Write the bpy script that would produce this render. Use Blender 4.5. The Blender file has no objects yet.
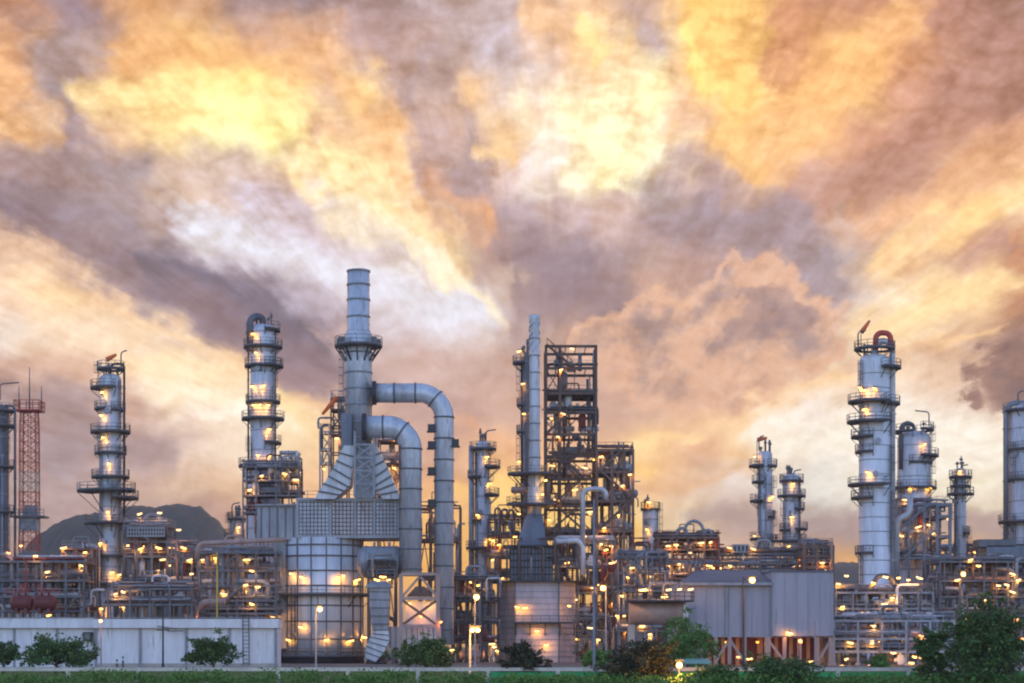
import bpy, math, random
from mathutils import Vector
R = random.Random(7)
EXPO = 1.45                                # exposure in stops; lamps and clouds are given as they show in the picture
F = 1991.1; HZ = 645.0; H = 2.8           # focal length in pixels, horizon row, eye height
scene = bpy.context.scene
col = scene.collection
PI = math.pi

def S(D): return D / F
def PX(px, D): return (px - 512.0) * D / F
def PZ(py, D): return H + (HZ - py) * D / F
def P(px, py, D): return Vector((PX(px, D), D, PZ(py, D)))

# ------------------------------------------------------------------ node helpers
class NT:
    def __init__(s, tree): s.t = tree; s.n = tree.nodes; s.l = tree.links
    def node(s, typ, **kw):
        n = s.n.new(typ)
        for k, v in kw.items(): setattr(n, k, v)
        return n
    def put(s, sock, v):
        if isinstance(v, bpy.types.NodeSocket): s.l.new(v, sock)
        elif v is not None: sock.default_value = v
    def m(s, op, a, b=None, c=None, clamp=False):
        n = s.node('ShaderNodeMath', operation=op, use_clamp=clamp)
        s.put(n.inputs[0], a)
        if b is not None: s.put(n.inputs[1], b)
        if c is not None: s.put(n.inputs[2], c)
        return n.outputs[0]
    def xyz(s, x, y, z=0.0):
        n = s.node('ShaderNodeCombineXYZ')
        s.put(n.inputs[0], x); s.put(n.inputs[1], y); s.put(n.inputs[2], z)
        return n.outputs[0]
    def noise(s, vec, scale, detail=4.0, rough=0.5, dim='3D', dist=0.0):
        n = s.node('ShaderNodeTexNoise', noise_dimensions=dim)
        s.put(n.inputs['Vector'], vec)
        n.inputs['Scale'].default_value = scale; n.inputs['Detail'].default_value = detail
        n.inputs['Roughness'].default_value = rough; n.inputs['Distortion'].default_value = dist
        return n
    def mix(s, f, a, b, blend='MIX'):
        n = s.node('ShaderNodeMix', data_type='RGBA', blend_type=blend)
        s.put(n.inputs[0], f); s.put(n.inputs[6], a); s.put(n.inputs[7], b)
        return n.outputs[2]
    def ss(s, x, a, b, lo=0.0, hi=1.0):
        n = s.node('ShaderNodeMapRange', interpolation_type='SMOOTHSTEP')
        s.put(n.inputs[0], x); s.put(n.inputs[1], a); s.put(n.inputs[2], b)
        n.inputs[3].default_value = lo; n.inputs[4].default_value = hi
        return n.outputs[0]

def lin(c):
    c = c / 255.0
    return c / 12.92 if c <= 0.04045 else ((c + 0.055) / 1.055) ** 2.4
def rgb(r, g, b): return (lin(r), lin(g), lin(b), 1.0)

MATS = {}
def mat(name, c, rough=0.5, metal=0.0, var=0.25, scale=0.6, bump=0.0, stretch=(1, 1, 0.25), fine=None, c2=None, c2amt=0.55):
    """painted or bare surface: two scales of noise vary the colour and the gloss"""
    m = bpy.data.materials.new(name); m.use_nodes = True
    t = NT(m.node_tree); b = t.n['Principled BSDF']
    tc = t.node('ShaderNodeTexCoord').outputs['Object']
    mp = t.node('ShaderNodeMapping'); t.put(mp.inputs[0], tc); mp.inputs['Scale'].default_value = stretch
    n1 = t.noise(mp.outputs[0], scale, 5, 0.6).outputs[0]
    n2 = t.noise(mp.outputs[0], scale * 6, 4, 0.6).outputs[0]
    v = t.m('ADD', t.m('MULTIPLY', n1, 0.65), t.m('MULTIPLY', n2, 0.35))
    f = t.ss(v, 0.32, 0.68)
    lo = tuple(x * (1 - var) for x in c) + (1,); hi = tuple(min(1, x * (1 + var)) for x in c) + (1,)
    colr = t.mix(f, lo, hi)
    if c2:
        n3 = t.noise(mp.outputs[0], scale * 2.3, 6, 0.65).outputs[0]
        colr = t.mix(t.ss(n3, c2amt, c2amt + 0.12), colr, tuple(c2) + (1,))
    t.put(b.inputs['Base Color'], colr)
    b.inputs['Metallic'].default_value = metal
    t.put(b.inputs['Roughness'], t.m('ADD', t.m('MULTIPLY', n2, 0.25), rough - 0.12))
    if bump:
        bn = t.node('ShaderNodeBump'); bn.inputs['Strength'].default_value = bump; bn.inputs['Distance'].default_value = 0.1
        t.put(bn.inputs['Height'], n2); t.put(b.inputs['Normal'], bn.outputs[0])
    MATS[name] = m
    return m
def emit(name, c, strength):
    m = bpy.data.materials.new(name); m.use_nodes = True
    b = m.node_tree.nodes['Principled BSDF']
    b.inputs['Base Color'].default_value = (0.8, 0.8, 0.8, 1)
    b.inputs['Emission Color'].default_value = tuple(c) + (1,)
    b.inputs['Emission Strength'].default_value = strength / 2 ** EXPO
    MATS[name] = m
    return m

SILVER = mat('silver cladding', (0.47, 0.50, 0.57), 0.46, 0.2, 0.25, 0.5, stretch=(1, 1, 0.13), c2=(0.27, 0.26, 0.27), c2amt=0.57)
PALE = mat('pale cladding', (0.57, 0.60, 0.67), 0.5, 0.1, 0.2, 0.5, stretch=(1, 1, 0.12), c2=(0.40, 0.37, 0.36), c2amt=0.58)
GREYC = mat('grey cladding', (0.27, 0.29, 0.34), 0.5, 0.2, 0.28, 0.4)
DUCT = mat('duct steel', (0.45, 0.49, 0.57), 0.42, 0.25, 0.28, 0.5, stretch=(1, 1, 0.2), c2=(0.29, 0.29, 0.32), c2amt=0.56)
BOXM = mat('furnace panel', (0.46, 0.47, 0.54), 0.55, 0.15, 0.3, 0.6, stretch=(1, 1, 0.2), c2=(0.27, 0.24, 0.23), c2amt=0.58)
LILAC = mat('lilac grey sheet', (0.44, 0.40, 0.46), 0.6, 0.05, 0.25, 0.4)
DARK = mat('dark steel', (0.028, 0.030, 0.042), 0.55, 0.2, 0.4, 0.8)
STEEL = mat('grey painted steel', (0.105, 0.112, 0.138), 0.5, 0.15, 0.35, 0.8)
LSTEEL = mat('light galvanised steel', (0.22, 0.235, 0.28), 0.5, 0.25, 0.3, 0.8)
BROWN = mat('rusty brown steel', (0.15, 0.095, 0.08), 0.7, 0.0, 0.45, 0.9, c2=(0.06, 0.035, 0.03))
REDP = mat('red paint', (0.42, 0.045, 0.035), 0.5, 0.0, 0.3, 0.8)
DRED = mat('dark red primer and painted glow', (0.15, 0.022, 0.022), 0.6, 0.0, 0.4, 0.6)
WHITEP = mat('white paint', (0.66, 0.68, 0.74), 0.55, 0.0, 0.08, 0.3, c2=(0.60, 0.60, 0.62), c2amt=0.6)
WALLW = mat('weathered white wall', (0.64, 0.66, 0.72), 0.65, 0.0, 0.12, 0.9, stretch=(1, 1, 0.14), c2=(0.46, 0.46, 0.48), c2amt=0.56)
TOWERM = mat('weathered dark brown steel', (0.088, 0.058, 0.048), 0.65, 0.0, 0.4, 0.9)
PINKP = mat('pinkish coating and painted red light', (0.34, 0.24, 0.22), 0.5, 0.1, 0.2, 0.5)
ORANGE = mat('orange cloth', (0.75, 0.16, 0.04), 0.8, 0.0, 0.15, 2.0)
YELLOW = mat('yellow paint', (0.55, 0.36, 0.05), 0.5, 0.0, 0.25, 0.8)
SHED = mat('shed cladding', (0.30, 0.30, 0.365), 0.6, 0.0, 0.12, 0.5, stretch=(1, 1, 0.08), c2=(0.24, 0.235, 0.28), c2amt=0.57)
SHEDR = mat('shed roof sheet', (0.10, 0.115, 0.16), 0.95, 0.0, 0.15, 0.2)
CONC = mat('concrete', (0.36, 0.34, 0.32), 0.85, 0.0, 0.2, 0.6, stretch=(1, 1, 1))
RAILM = mat('weathered rail concrete', (0.62, 0.58, 0.54), 0.8, 0.0, 0.2, 0.7, stretch=(1, 1, 1))
GREENP = mat('green screen panel', (0.008, 0.36, 0.12), 0.55, 0.0, 0.25, 0.8)
BLUEG = mat('blue grey steel', (0.13, 0.155, 0.21), 0.5, 0.2, 0.25, 0.7)
TEAL = mat('teal canopy sheet', (0.10, 0.32, 0.30), 0.6, 0.0, 0.2, 0.7)
TRUNKM = mat('bark', (0.10, 0.075, 0.055), 0.9, 0.0, 0.3, 2.0, bump=0.5)
HOT = emit('bright warm lamp', (1.0, 0.46, 0.08), 4.2)
WARM = emit('warm lamp', (1.0, 0.52, 0.16), 2.8)
FLOOD = emit('flood lamp', (1.0, 0.46, 0.08), 5.0)
AMBER = emit('amber lamp', (1.0, 0.26, 0.02), 3.5)

# ------------------------------------------------------------------ mesh builder
class MB:
    def __init__(s): s.v = []; s.f = []; s.sm = []
    def add(s, vs, fs, smooth=False):
        o = len(s.v); s.v.extend(vs)
        for f in fs: s.f.append(tuple(i + o for i in f)); s.sm.append(smooth)
        return s
    def box(s, c, d, rz=0.0):
        x, y, z = d[0] / 2, d[1] / 2, d[2] / 2; ca, sa = math.cos(rz), math.sin(rz)
        vs = []
        for dz in (-z, z):
            for dx, dy in ((-x, -y), (x, -y), (x, y), (-x, y)):
                vs.append((c[0] + dx * ca - dy * sa, c[1] + dx * sa + dy * ca, c[2] + dz))
        return s.add(vs, [(3, 2, 1, 0), (4, 5, 6, 7), (0, 1, 5, 4), (1, 2, 6, 5), (2, 3, 7, 6), (3, 0, 4, 7)])
    def bar(s, p, q, w, h=None):
        p = Vector(p); q = Vector(q); h = h or w
        d = q - p
        if d.length < 1e-6: return s
        d.normalize()
        up = Vector((0, 0, 1)) if abs(d.z) < 0.95 else Vector((0, 1, 0))
        a = d.cross(up).normalized() * (w / 2); b = a.cross(d).normalized() * (h / 2)
        vs = [tuple(e + i * a + j * b) for e in (p, q) for i, j in ((-1, -1), (1, -1), (1, 1), (-1, 1))]
        return s.add(vs, [(0, 1, 2, 3), (7, 6, 5, 4), (0, 4, 5, 1), (1, 5, 6, 2), (2, 6, 7, 3), (3, 7, 4, 0)])
    def tube(s, pts, r, n=10, cap=True, smooth=True):
        pts = [Vector(p) for p in pts]
        rs = r if isinstance(r, (list, tuple)) else [r] * len(pts)
        vs = []; fs = []; a = None
        for i, p in enumerate(pts):
            d = (pts[min(i + 1, len(pts) - 1)] - pts[max(i - 1, 0)]).normalized()
            if a is None:
                a = d.cross(Vector((0, 0, 1)) if abs(d.z) < 0.9 else Vector((0, 1, 0))).normalized()
            else: a = (a - d * a.dot(d)).normalized()
            b = d.cross(a)
            for k in range(n):
                t = 2 * PI * k / n
                vs.append(tuple(p + (a * math.cos(t) + b * math.sin(t)) * rs[i]))
        for i in range(len(pts) - 1):
            for k in range(n):
                k2 = (k + 1) % n
                fs.append((i * n + k, i * n + k2, (i + 1) * n + k2, (i + 1) * n + k))
        s.add(vs, fs, smooth)
        if cap:
            o = len(s.v) - len(vs)
            s.f.append(tuple(o + k for k in reversed(range(n)))); s.sm.append(False)
            s.f.append(tuple(o + (len(pts) - 1) * n + k for k in range(n))); s.sm.append(False)
        return s
    def lathe(s, cx, cy, prof, n=28, smooth=True):
        vs = []; fs = []
        for r, z in prof:
            for k in range(n):
                t = 2 * PI * k / n
                vs.append((cx + r * math.cos(t), cy + r * math.sin(t), z))
        m = len(prof)
        for i in range(m - 1):
            for k in range(n):
                k2 = (k + 1) % n
                fs.append((i * n + k, i * n + k2, (i + 1) * n + k2, (i + 1) * n + k))
        s.add(vs, fs, smooth)
        o = len(s.v) - len(vs)
        s.f.append(tuple(o + k for k in reversed(range(n)))); s.sm.append(False)
        s.f.append(tuple(o + (m - 1) * n + k for k in range(n))); s.sm.append(False)
        return s
    def sector(s, cx, cy, z, r0, r1, t, a0, a1, n=20):
        vs = []; fs = []
        for i in range(n + 1):
            a = a0 + (a1 - a0) * i / n
            for r, zz in ((r0, z), (r1, z), (r1, z + t), (r0, z + t)):
                vs.append((cx + r * math.cos(a), cy + r * math.sin(a), zz))
        for i in range(n):
            for k in range(4):
                fs.append((i * 4 + k, i * 4 + (k + 1) % 4, i * 4 + 4 + (k + 1) % 4, i * 4 + 4 + k))
        fs.append((3, 2, 1, 0)); fs.append(tuple(n * 4 + k for k in range(4)))
        return s.add(vs, fs)
    def loft(s, A, B, caps=True):
        """joins two four-cornered outlines"""
        fs = [(0, 1, 5, 4), (1, 2, 6, 5), (2, 3, 7, 6), (3, 0, 4, 7)]
        if caps: fs += [(3, 2, 1, 0), (4, 5, 6, 7)]
        return s.add([tuple(p) for p in A] + [tuple(p) for p in B], fs)
    def build(s, name, m, parent=None, base=None):
        o_ = base if base is not None else (parent['_b'] if parent is not None else (0, 0, 0))
        me = bpy.data.meshes.new(name)
        me.from_pydata([(v[0] - o_[0], v[1] - o_[1], v[2] - o_[2]) for v in s.v], [], s.f)
        me.polygons.foreach_set('use_smooth', s.sm)
        me.materials.append(m); me.update()
        ob = bpy.data.objects.new(name, me); col.objects.link(ob)
        if parent is not None: ob.parent = parent
        else: ob.location = o_
        BASES[ob.name] = o_
        ob['_b'] = o_
        return ob
BASES = {}
def tag(o, label=None, cat=None, group=None, kind=None):
    if label: o['label'] = label
    if cat: o['category'] = cat
    if group: o['group'] = group
    if kind: o['kind'] = kind
    return o
def thing(name, label, cat, loc, group=None):
    o = bpy.data.objects.new(name, None); col.objects.link(o)
    o.empty_display_size = 0.5
    o.location = loc; o['_b'] = tuple(loc)
    return tag(o, label, cat, group)

def arc_path(pts, rad, n=6):
    """rounds the inner corners of a polyline"""
    pts = [Vector(p) for p in pts]; out = [pts[0]]
    for i in range(1, len(pts) - 1):
        a, b, c = pts[i - 1], pts[i], pts[i + 1]
        d1 = (a - b).normalized(); d2 = (c - b).normalized()
        r = min(rad, (a - b).length * 0.49, (c - b).length * 0.49)
        p0 = b + d1 * r; p1 = b + d2 * r
        for k in range(n + 1):
            t = k / n
            out.append(p0 * (1 - t) ** 2 + b * 2 * t * (1 - t) * 0.62 + (p0 + p1) * 0.5 * 2 * t * (1 - t) * 0.38 + p1 * t ** 2)
    out.append(pts[-1])
    return out

def rail_on(mb, pts, h=1.15, step=1.6, w=0.075, closed=False):
    pts = [Vector(p) for p in pts]
    if closed: pts = pts + [pts[0]]
    for a, b in zip(pts, pts[1:]):
        L = (b - a).length
        for hh in (h, h * 0.52): mb.bar(a + Vector((0, 0, hh)), b + Vector((0, 0, hh)), w)
        k = max(1, round(L / step))
        for i in range(k):
            p = a.lerp(b, i / k); mb.bar(p, p + Vector((0, 0, h)), w)
    p = pts[-1]; mb.bar(p, p + Vector((0, 0, h)), w)
    return mb

LIGHTS = {HOT: (85, (1.0, 0.40, 0.04)), WARM: (115, (1.0, 0.39, 0.05)), AMBER: (60, (1.0, 0.26, 0.03)), FLOOD: (520, (1.0, 0.46, 0.09))}
def shine(ho, root, p, m):
    """the light the fitting throws on what stands round it"""
    L = bpy.data.lights.new('lamp_glow', 'POINT'); L.energy = LIGHTS[m][0] * LAMP_GAIN / 2 ** EXPO; L.color = LIGHTS[m][1]; L.shadow_soft_size = 0.15
    o = bpy.data.objects.new('lamp_glow', L); col.objects.link(o); o.parent = ho; b = root['_b']; o.location = (p[0] - b[0], p[1] - b[1], p[2] - b[2])
LAMP_GAIN = 1.25
def work_light(root, p, m=None, size=0.55, tilt=None, name='work_light'):
    """small fitting: dark housing on a bracket, glowing tube below it"""
    m = m or WARM
    p = Vector(p); a = R.uniform(-0.5, 0.5) if tilt is None else tilt
    size *= R.uniform(0.5, 1.05); d = Vector((math.cos(a), 0, math.sin(a) * 0.6)).normalized() * size
    h = MB(); h.bar(p - d * 1.08 + Vector((0, 0, 0.17)), p + d * 1.08 + Vector((0, 0, 0.17)), 0.3, 0.1)
    h.bar(p + Vector((0, 0.05, 0.2)), p + Vector((0, 0.55, 0.5)), 0.08)
    ho = h.build(name, DARK, root)
    MB().tube([p - d, p + d], 0.12, 8).build('bulb', m, ho)
    if m in LIGHTS: shine(ho, root, p + Vector((0, -0.1, -0.32)), m)
    return ho

SIDES = {'A': (0, 2 * PI), 'L': (PI * 0.62, PI * 1.42), 'R': (-PI * 0.42, PI * 0.38), 'F': (PI * 1.08, PI * 1.92),
         'FL': (PI * 0.75, PI * 1.65), 'FR': (-PI * 0.65, PI * 0.25)}
def ladder(root, x, y, z0, z1, nx, ny, m=None):
    """caged ladder standing off a shell in the direction nx, ny"""
    mb = MB(); tx, ty = -ny, nx
    for k in (-0.28, 0.28): mb.bar((x + tx * k, y + ty * k, z0), (x + tx * k, y + ty * k, z1), 0.09)
    z = z0 + 0.4
    while z < z1:
        mb.bar((x - tx * 0.28, y - ty * 0.28, z), (x + tx * 0.28, y + ty * 0.28, z), 0.05); z += 0.5
    z = z0 + 2.3
    while z < z1 - 0.2:
        pr = None
        for i in range(7):
            a = PI * i / 6
            p = Vector((x + tx * 0.4 * math.cos(a) + nx * 0.75 * math.sin(a), y + ty * 0.4 * math.cos(a) + ny * 0.75 * math.sin(a), z))
            if pr is not None: mb.bar(pr, p, 0.055)
            pr = p
        z += 1.2
    for i in (1, 3, 5):
        a = PI * i / 6
        q = (x + tx * 0.4 * math.cos(a) + nx * 0.75 * math.sin(a), y + ty * 0.4 * math.cos(a) + ny * 0.75 * math.sin(a))
        if z1 - z0 > 2.6: mb.bar((q[0], q[1], z0 + 2.3), (q[0], q[1], z1), 0.05)
    return mb.build('ladder', m or STEEL, root)

def ring_platform(root, cx, cy, z, r, ext, side='A', m=None, railm=None, rail=True, rh=1.15):
    a0, a1 = SIDES[side]; m = m or DARK; r1 = r + ext
    n = 24 if side == 'A' else 14
    mb = MB(); mb.sector(cx, cy, z - 0.22, r + 0.02, r1, 0.22, a0, a1, n)
    nb = max(3, int((a1 - a0) / 0.75))
    for i in range(nb + 1):
        a = a0 + (a1 - a0) * i / nb
        c, s_ = math.cos(a), math.sin(a)
        mb.bar((cx + c * r1 * 0.98, cy + s_ * r1 * 0.98, z - 0.25), (cx + c * r, cy + s_ * r, z - 0.25 - ext * 0.9), 0.1)
    pl = mb.build('platform', m, root)
    if rail:
        pts = [(cx + (r1 - 0.05) * math.cos(a0 + (a1 - a0) * i / n), cy + (r1 - 0.05) * math.sin(a0 + (a1 - a0) * i / n), z) for i in range(n + 1)]
        if side != 'A':
            pts = [(cx + r * math.cos(a0), cy + r * math.sin(a0), z)] + pts + [(cx + r * math.cos(a1), cy + r * math.sin(a1), z)]
        rb = MB()
        P_ = [Vector(p) for p in pts]
        for a, b in zip(P_, P_[1:]):
            for hh in (rh, rh * 0.52): rb.bar(a + Vector((0, 0, hh)), b + Vector((0, 0, hh)), 0.075)
        for p in P_[::2]: rb.bar(p, p + Vector((0, 0, rh)), 0.085)
        # toe plate
        for a, b in zip(P_, P_[1:]): rb.bar(a + Vector((0, 0, 0.1)), b + Vector((0, 0, 0.1)), 0.03, 0.18)
        rb.build('railing', railm or STEEL, pl)
    return pl

def davit(root, x, y, z, h, reach, m=None):
    MB().tube(arc_path([(x, y, z), (x, y, z + h), (x + reach, y, z + h + 0.25)], 0.4, 4), 0.11, 8).build('davit', m or STEEL, root)

def flanged_pipe(root, pts, r, m, rad=None, flanges=True, name='pipe', n=10):
    mb = MB(); path = arc_path(pts, rad if rad is not None else r * 2.6, 6)
    mb.tube(path, r, n)
    if flanges:
        for a, b in zip(pts, pts[1:]):
            a = Vector(a); b = Vector(b); L = (b - a).length
            if L < r * 8: continue
            d = (b - a).normalized(); k = max(1, int(L / 7))
            for i in range(k):
                c = a.lerp(b, (i + 0.5) / k)
                mb.tube([c - d * 0.07, c + d * 0.07], r * 1.3 + 0.02, n)
    return mb.build(name, m, root)

def windsock(label, px, py, D, lean, ext, to_z):
    base = P(px, py, D)
    t = thing('windsock', label, 'windsock', (base.x, base.y, to_z))
    MB().tube([(base.x, base.y, to_z), (base.x, base.y, base.z)], 0.07, 6).build('pole', STEEL, t)
    tip = base + Vector((ext, 0, lean)); a = base + (tip - base) * 0.05
    MB().tube([a, a.lerp(tip, 0.5), tip], [0.42, 0.34, 0.2], 10).build('sock', ORANGE, t)
    return t

def tower(name, label, cat, cx, D, w, ytop, plats=(), lamps=(), m=None, risers=(), dav=None, seam=3.2, head=0.5, group=None,
          skirt=None, rail=None, deck=None, front=2, lad='R', hats=True):
    """a process column standing on the ground: shell with a dished head, seams, platforms, ladders, risers and lamps"""
    s = S(D); X = PX(cx, D); r = w / 2 * s; zt = PZ(ytop, D); m = m or SILVER
    t = thing(name, label, cat, (X, D, 0), group)
    prof = [(r * 1.12, 0), (r * 1.12, 1.0), (r, 1.2)]
    if skirt:                                # a wider lower section: (row, width)
        zs = PZ(skirt[0], D); rs = skirt[1] / 2 * s
        prof = [(rs * 1.05, 0), (rs * 1.05, 1.0), (rs, 1.2), (rs, zs - (rs - r) * 1.2), (r, zs)]
    hh = r * head
    prof += [(r, zt - hh), (r * 0.93, zt - hh * 0.55), (r * 0.7, zt - hh * 0.2), (r * 0.35, zt - 0.02), (r * 0.12, zt)]
    MB().lathe(X, D, prof, 32).build('shell', m, t)
    def rad(z):
        if skirt and z < PZ(skirt[0], D): return skirt[1] / 2 * s
        return r
    sb = MB(); z = 2.5
    while z < zt - hh - 0.4:
        q = rad(z); sb.lathe(X, D, [(q - 0.02, z), (q + 0.05, z), (q + 0.05, z + 0.13), (q - 0.02, z + 0.13)], 32); z += seam
    sb.build('seam_band', GREYC if m is not GREYC else STEEL, t)
    zs = sorted(PZ(p[0], D) for p in plats)
    for p in plats:
        ring_platform(t, X, D, PZ(p[0], D), rad(PZ(p[0], D)) if p[0] > ytop else r * 0.9, p[2] * s, p[1], deck, rail)
    prev = 1.0; k = 0
    for zz in zs:
        sd = lad if k % 2 == 0 else ('L' if lad == 'R' else 'R'); k += 1
        a = {'R': -0.55, 'L': PI + 0.55}[sd]
        if zz - prev > 1.5:
            q = rad(prev) + 0.25
            ladder(t, X + q * math.cos(a), D + q * math.sin(a), prev, zz + 1.1, math.cos(a), math.sin(a))
        prev = zz
    for (px, ya, yb, wid, mm) in risers:     # vertical pipes beside the shell that bend over onto the head
        x = PX(px, D); rr = wid / 2 * s; z1 = PZ(ya, D); z0 = max(0.3, PZ(yb, D))
        yy = D - 0.3 if abs(x - X) > r else D - math.sqrt(max(0.0, r * r - (x - X) ** 2)) - rr - 0.1
        pts = [(x, yy, z0), (x, yy, z1)]
        if z1 > zt - 0.5: pts += [(X, D, z1), (X, D, zt - 0.3)]
        flanged_pipe(t, pts, rr, mm, rr * 3.2, name='riser_pipe', n=14)
    for i in range(front):                   # thin lines running up the visible side
        a = PI * 1.5 + R.uniform(-1.0, 1.0); q = r + 0.22
        z0 = R.uniform(2, zt * 0.4); z1 = R.uniform(zt * 0.6, zt * 0.95)
        mb = MB(); mb.tube([(X + q * math.cos(a), D + q * math.sin(a), z0), (X + q * math.cos(a), D + q * math.sin(a), z1)], 0.11, 8)
        z = z0 + 1
        while z < z1:
            mb.box((X + (q - 0.1) * math.cos(a), D + (q - 0.1) * math.sin(a), z), (0.34, 0.3, 0.12)); z += 3.0
        mb.build('pipe', R.choice((STEEL, LSTEEL, GREYC)), t)
    for i in range(3):                       # manways
        a = PI * 1.5 + R.uniform(-1.2, 1.2); z = R.uniform(zt * 0.25, zt * 0.92); q = rad(z)
        d = Vector((math.cos(a), math.sin(a), 0)); c = Vector((X, D, z))
        mb = MB(); mb.tube([c + d * (q - 0.1), c + d * (q + 0.35)], 0.36, 12); mb.tube([c + d * (q + 0.33), c + d * (q + 0.47)], 0.48, 12)
        mb.build('manway', GREYC, t)
    if hats:                                 # vents and valves on the head
        mb = MB()
        for i in range(4):
            x = X + R.uniform(-0.7, 0.7) * r; hgt = R.uniform(0.8, 2.2); y = D + R.uniform(-0.5, 0.5) * r
            mb.tube([(x, y, zt - hh), (x, y, zt + hgt)], R.uniform(0.08, 0.2), 8)
            mb.box((x, y, zt + hgt * 0.7), (0.5, 0.5, 0.35))
        mb.build('vent_pipes', STEEL, t)
    for L in lamps:
        px, py = L[0], L[1]; lm = L[2] if len(L) > 2 else HOT
        x = PX(px, D); z = PZ(py, D); q = rad(z)
        yy = D - math.sqrt(max(0.0, q * q - (x - X) ** 2)) - 0.75
        work_light(t, (x, yy, z), lm, 0.38)
    if dav: davit(t, PX(dav[0], D), D, PZ(dav[1], D), dav[2] * s, dav[3] * s)
    return t
# ------------------------------------------------------------------ open steel frames full of pipework
PIPEM = [SILVER, GREYC, GREYC, LSTEEL, STEEL, STEEL, BROWN, BROWN, PALE, PINKP, DRED]
def vessel_h(root, c, L, r, m, name='drum'):
    """horizontal drum with domed ends on two saddles"""
    c = Vector(c); prof = []
    pts = []; rs = []
    for i in range(5):
        a = PI / 2 * i / 4; pts.append(c + Vector((-L / 2 - r * 0.5 * math.cos(a), 0, 0))); rs.append(max(0.03, r * math.sin(a)))
    for i in range(5):
        a = PI / 2 * i / 4; pts.append(c + Vector((L / 2 + r * 0.5 * math.sin(a), 0, 0))); rs.append(max(0.03, r * math.cos(a)))
    mb = MB(); mb.tube(pts, rs, 18)
    for k in (-0.3, 0.3): mb.box((c.x + k * L, c.y, c.z - r * 1.05), (0.4, r * 1.5, r * 0.7))
    for k in (-0.2, 0.25): mb.tube([c + Vector((k * L, 0, r * 0.9)), c + Vector((k * L, 0, r + 0.6))], 0.2, 8)
    for k in (-0.45, 0.45): mb.tube([c + Vector((k * L - 0.06, 0, 0)), c + Vector((k * L + 0.06, 0, 0))], r * 1.05, 18)
    return mb.build(name, m, root)
def vessel_v(root, x, y, z0, h, r, m, name='vessel'):
    mb = MB(); mb.lathe(x, y, [(0.05, z0), (r * 0.7, z0 + r * 0.15), (r, z0 + r * 0.5), (r, z0 + h - r * 0.5), (r * 0.7, z0 + h - r * 0.15), (0.05, z0 + h)], 20)
    for k in range(3): mb.bar((x + r * 0.8 * math.cos(k * 2.1), y + r * 0.8 * math.sin(k * 2.1), z0 - 0.8), (x + r * 0.8 * math.cos(k * 2.1), y + r * 0.8 * math.sin(k * 2.1), z0 + r), 0.2)
    mb.tube([(x, y, z0 + h - 0.1), (x, y, z0 + h + 0.7)], 0.18, 8)
    return mb.build(name, m, root)
def stairs(root, p, q, m, wid=0.9):
    p = Vector(p); q = Vector(q); mb = MB()
    for k in (0, wid):
        o = Vector((0, k, 0)); mb.bar(p + o, q + o, 0.1, 0.3)
        mb.bar(p + o + Vector((0, 0, 1.05)), q + o + Vector((0, 0, 1.05)), 0.07)
        for i in range(6):
            a = p.lerp(q, i / 5) + o; mb.bar(a, a + Vector((0, 0, 1.05)), 0.06)
    n = max(4, int(abs(q.z - p.z) / 0.22))
    for i in range(n):
        a = p.lerp(q, (i + 0.5) / n); mb.box((a.x, a.y + wid / 2, a.z), (0.28, wid, 0.05))
    return mb.build('stairs', m, root)

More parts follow.
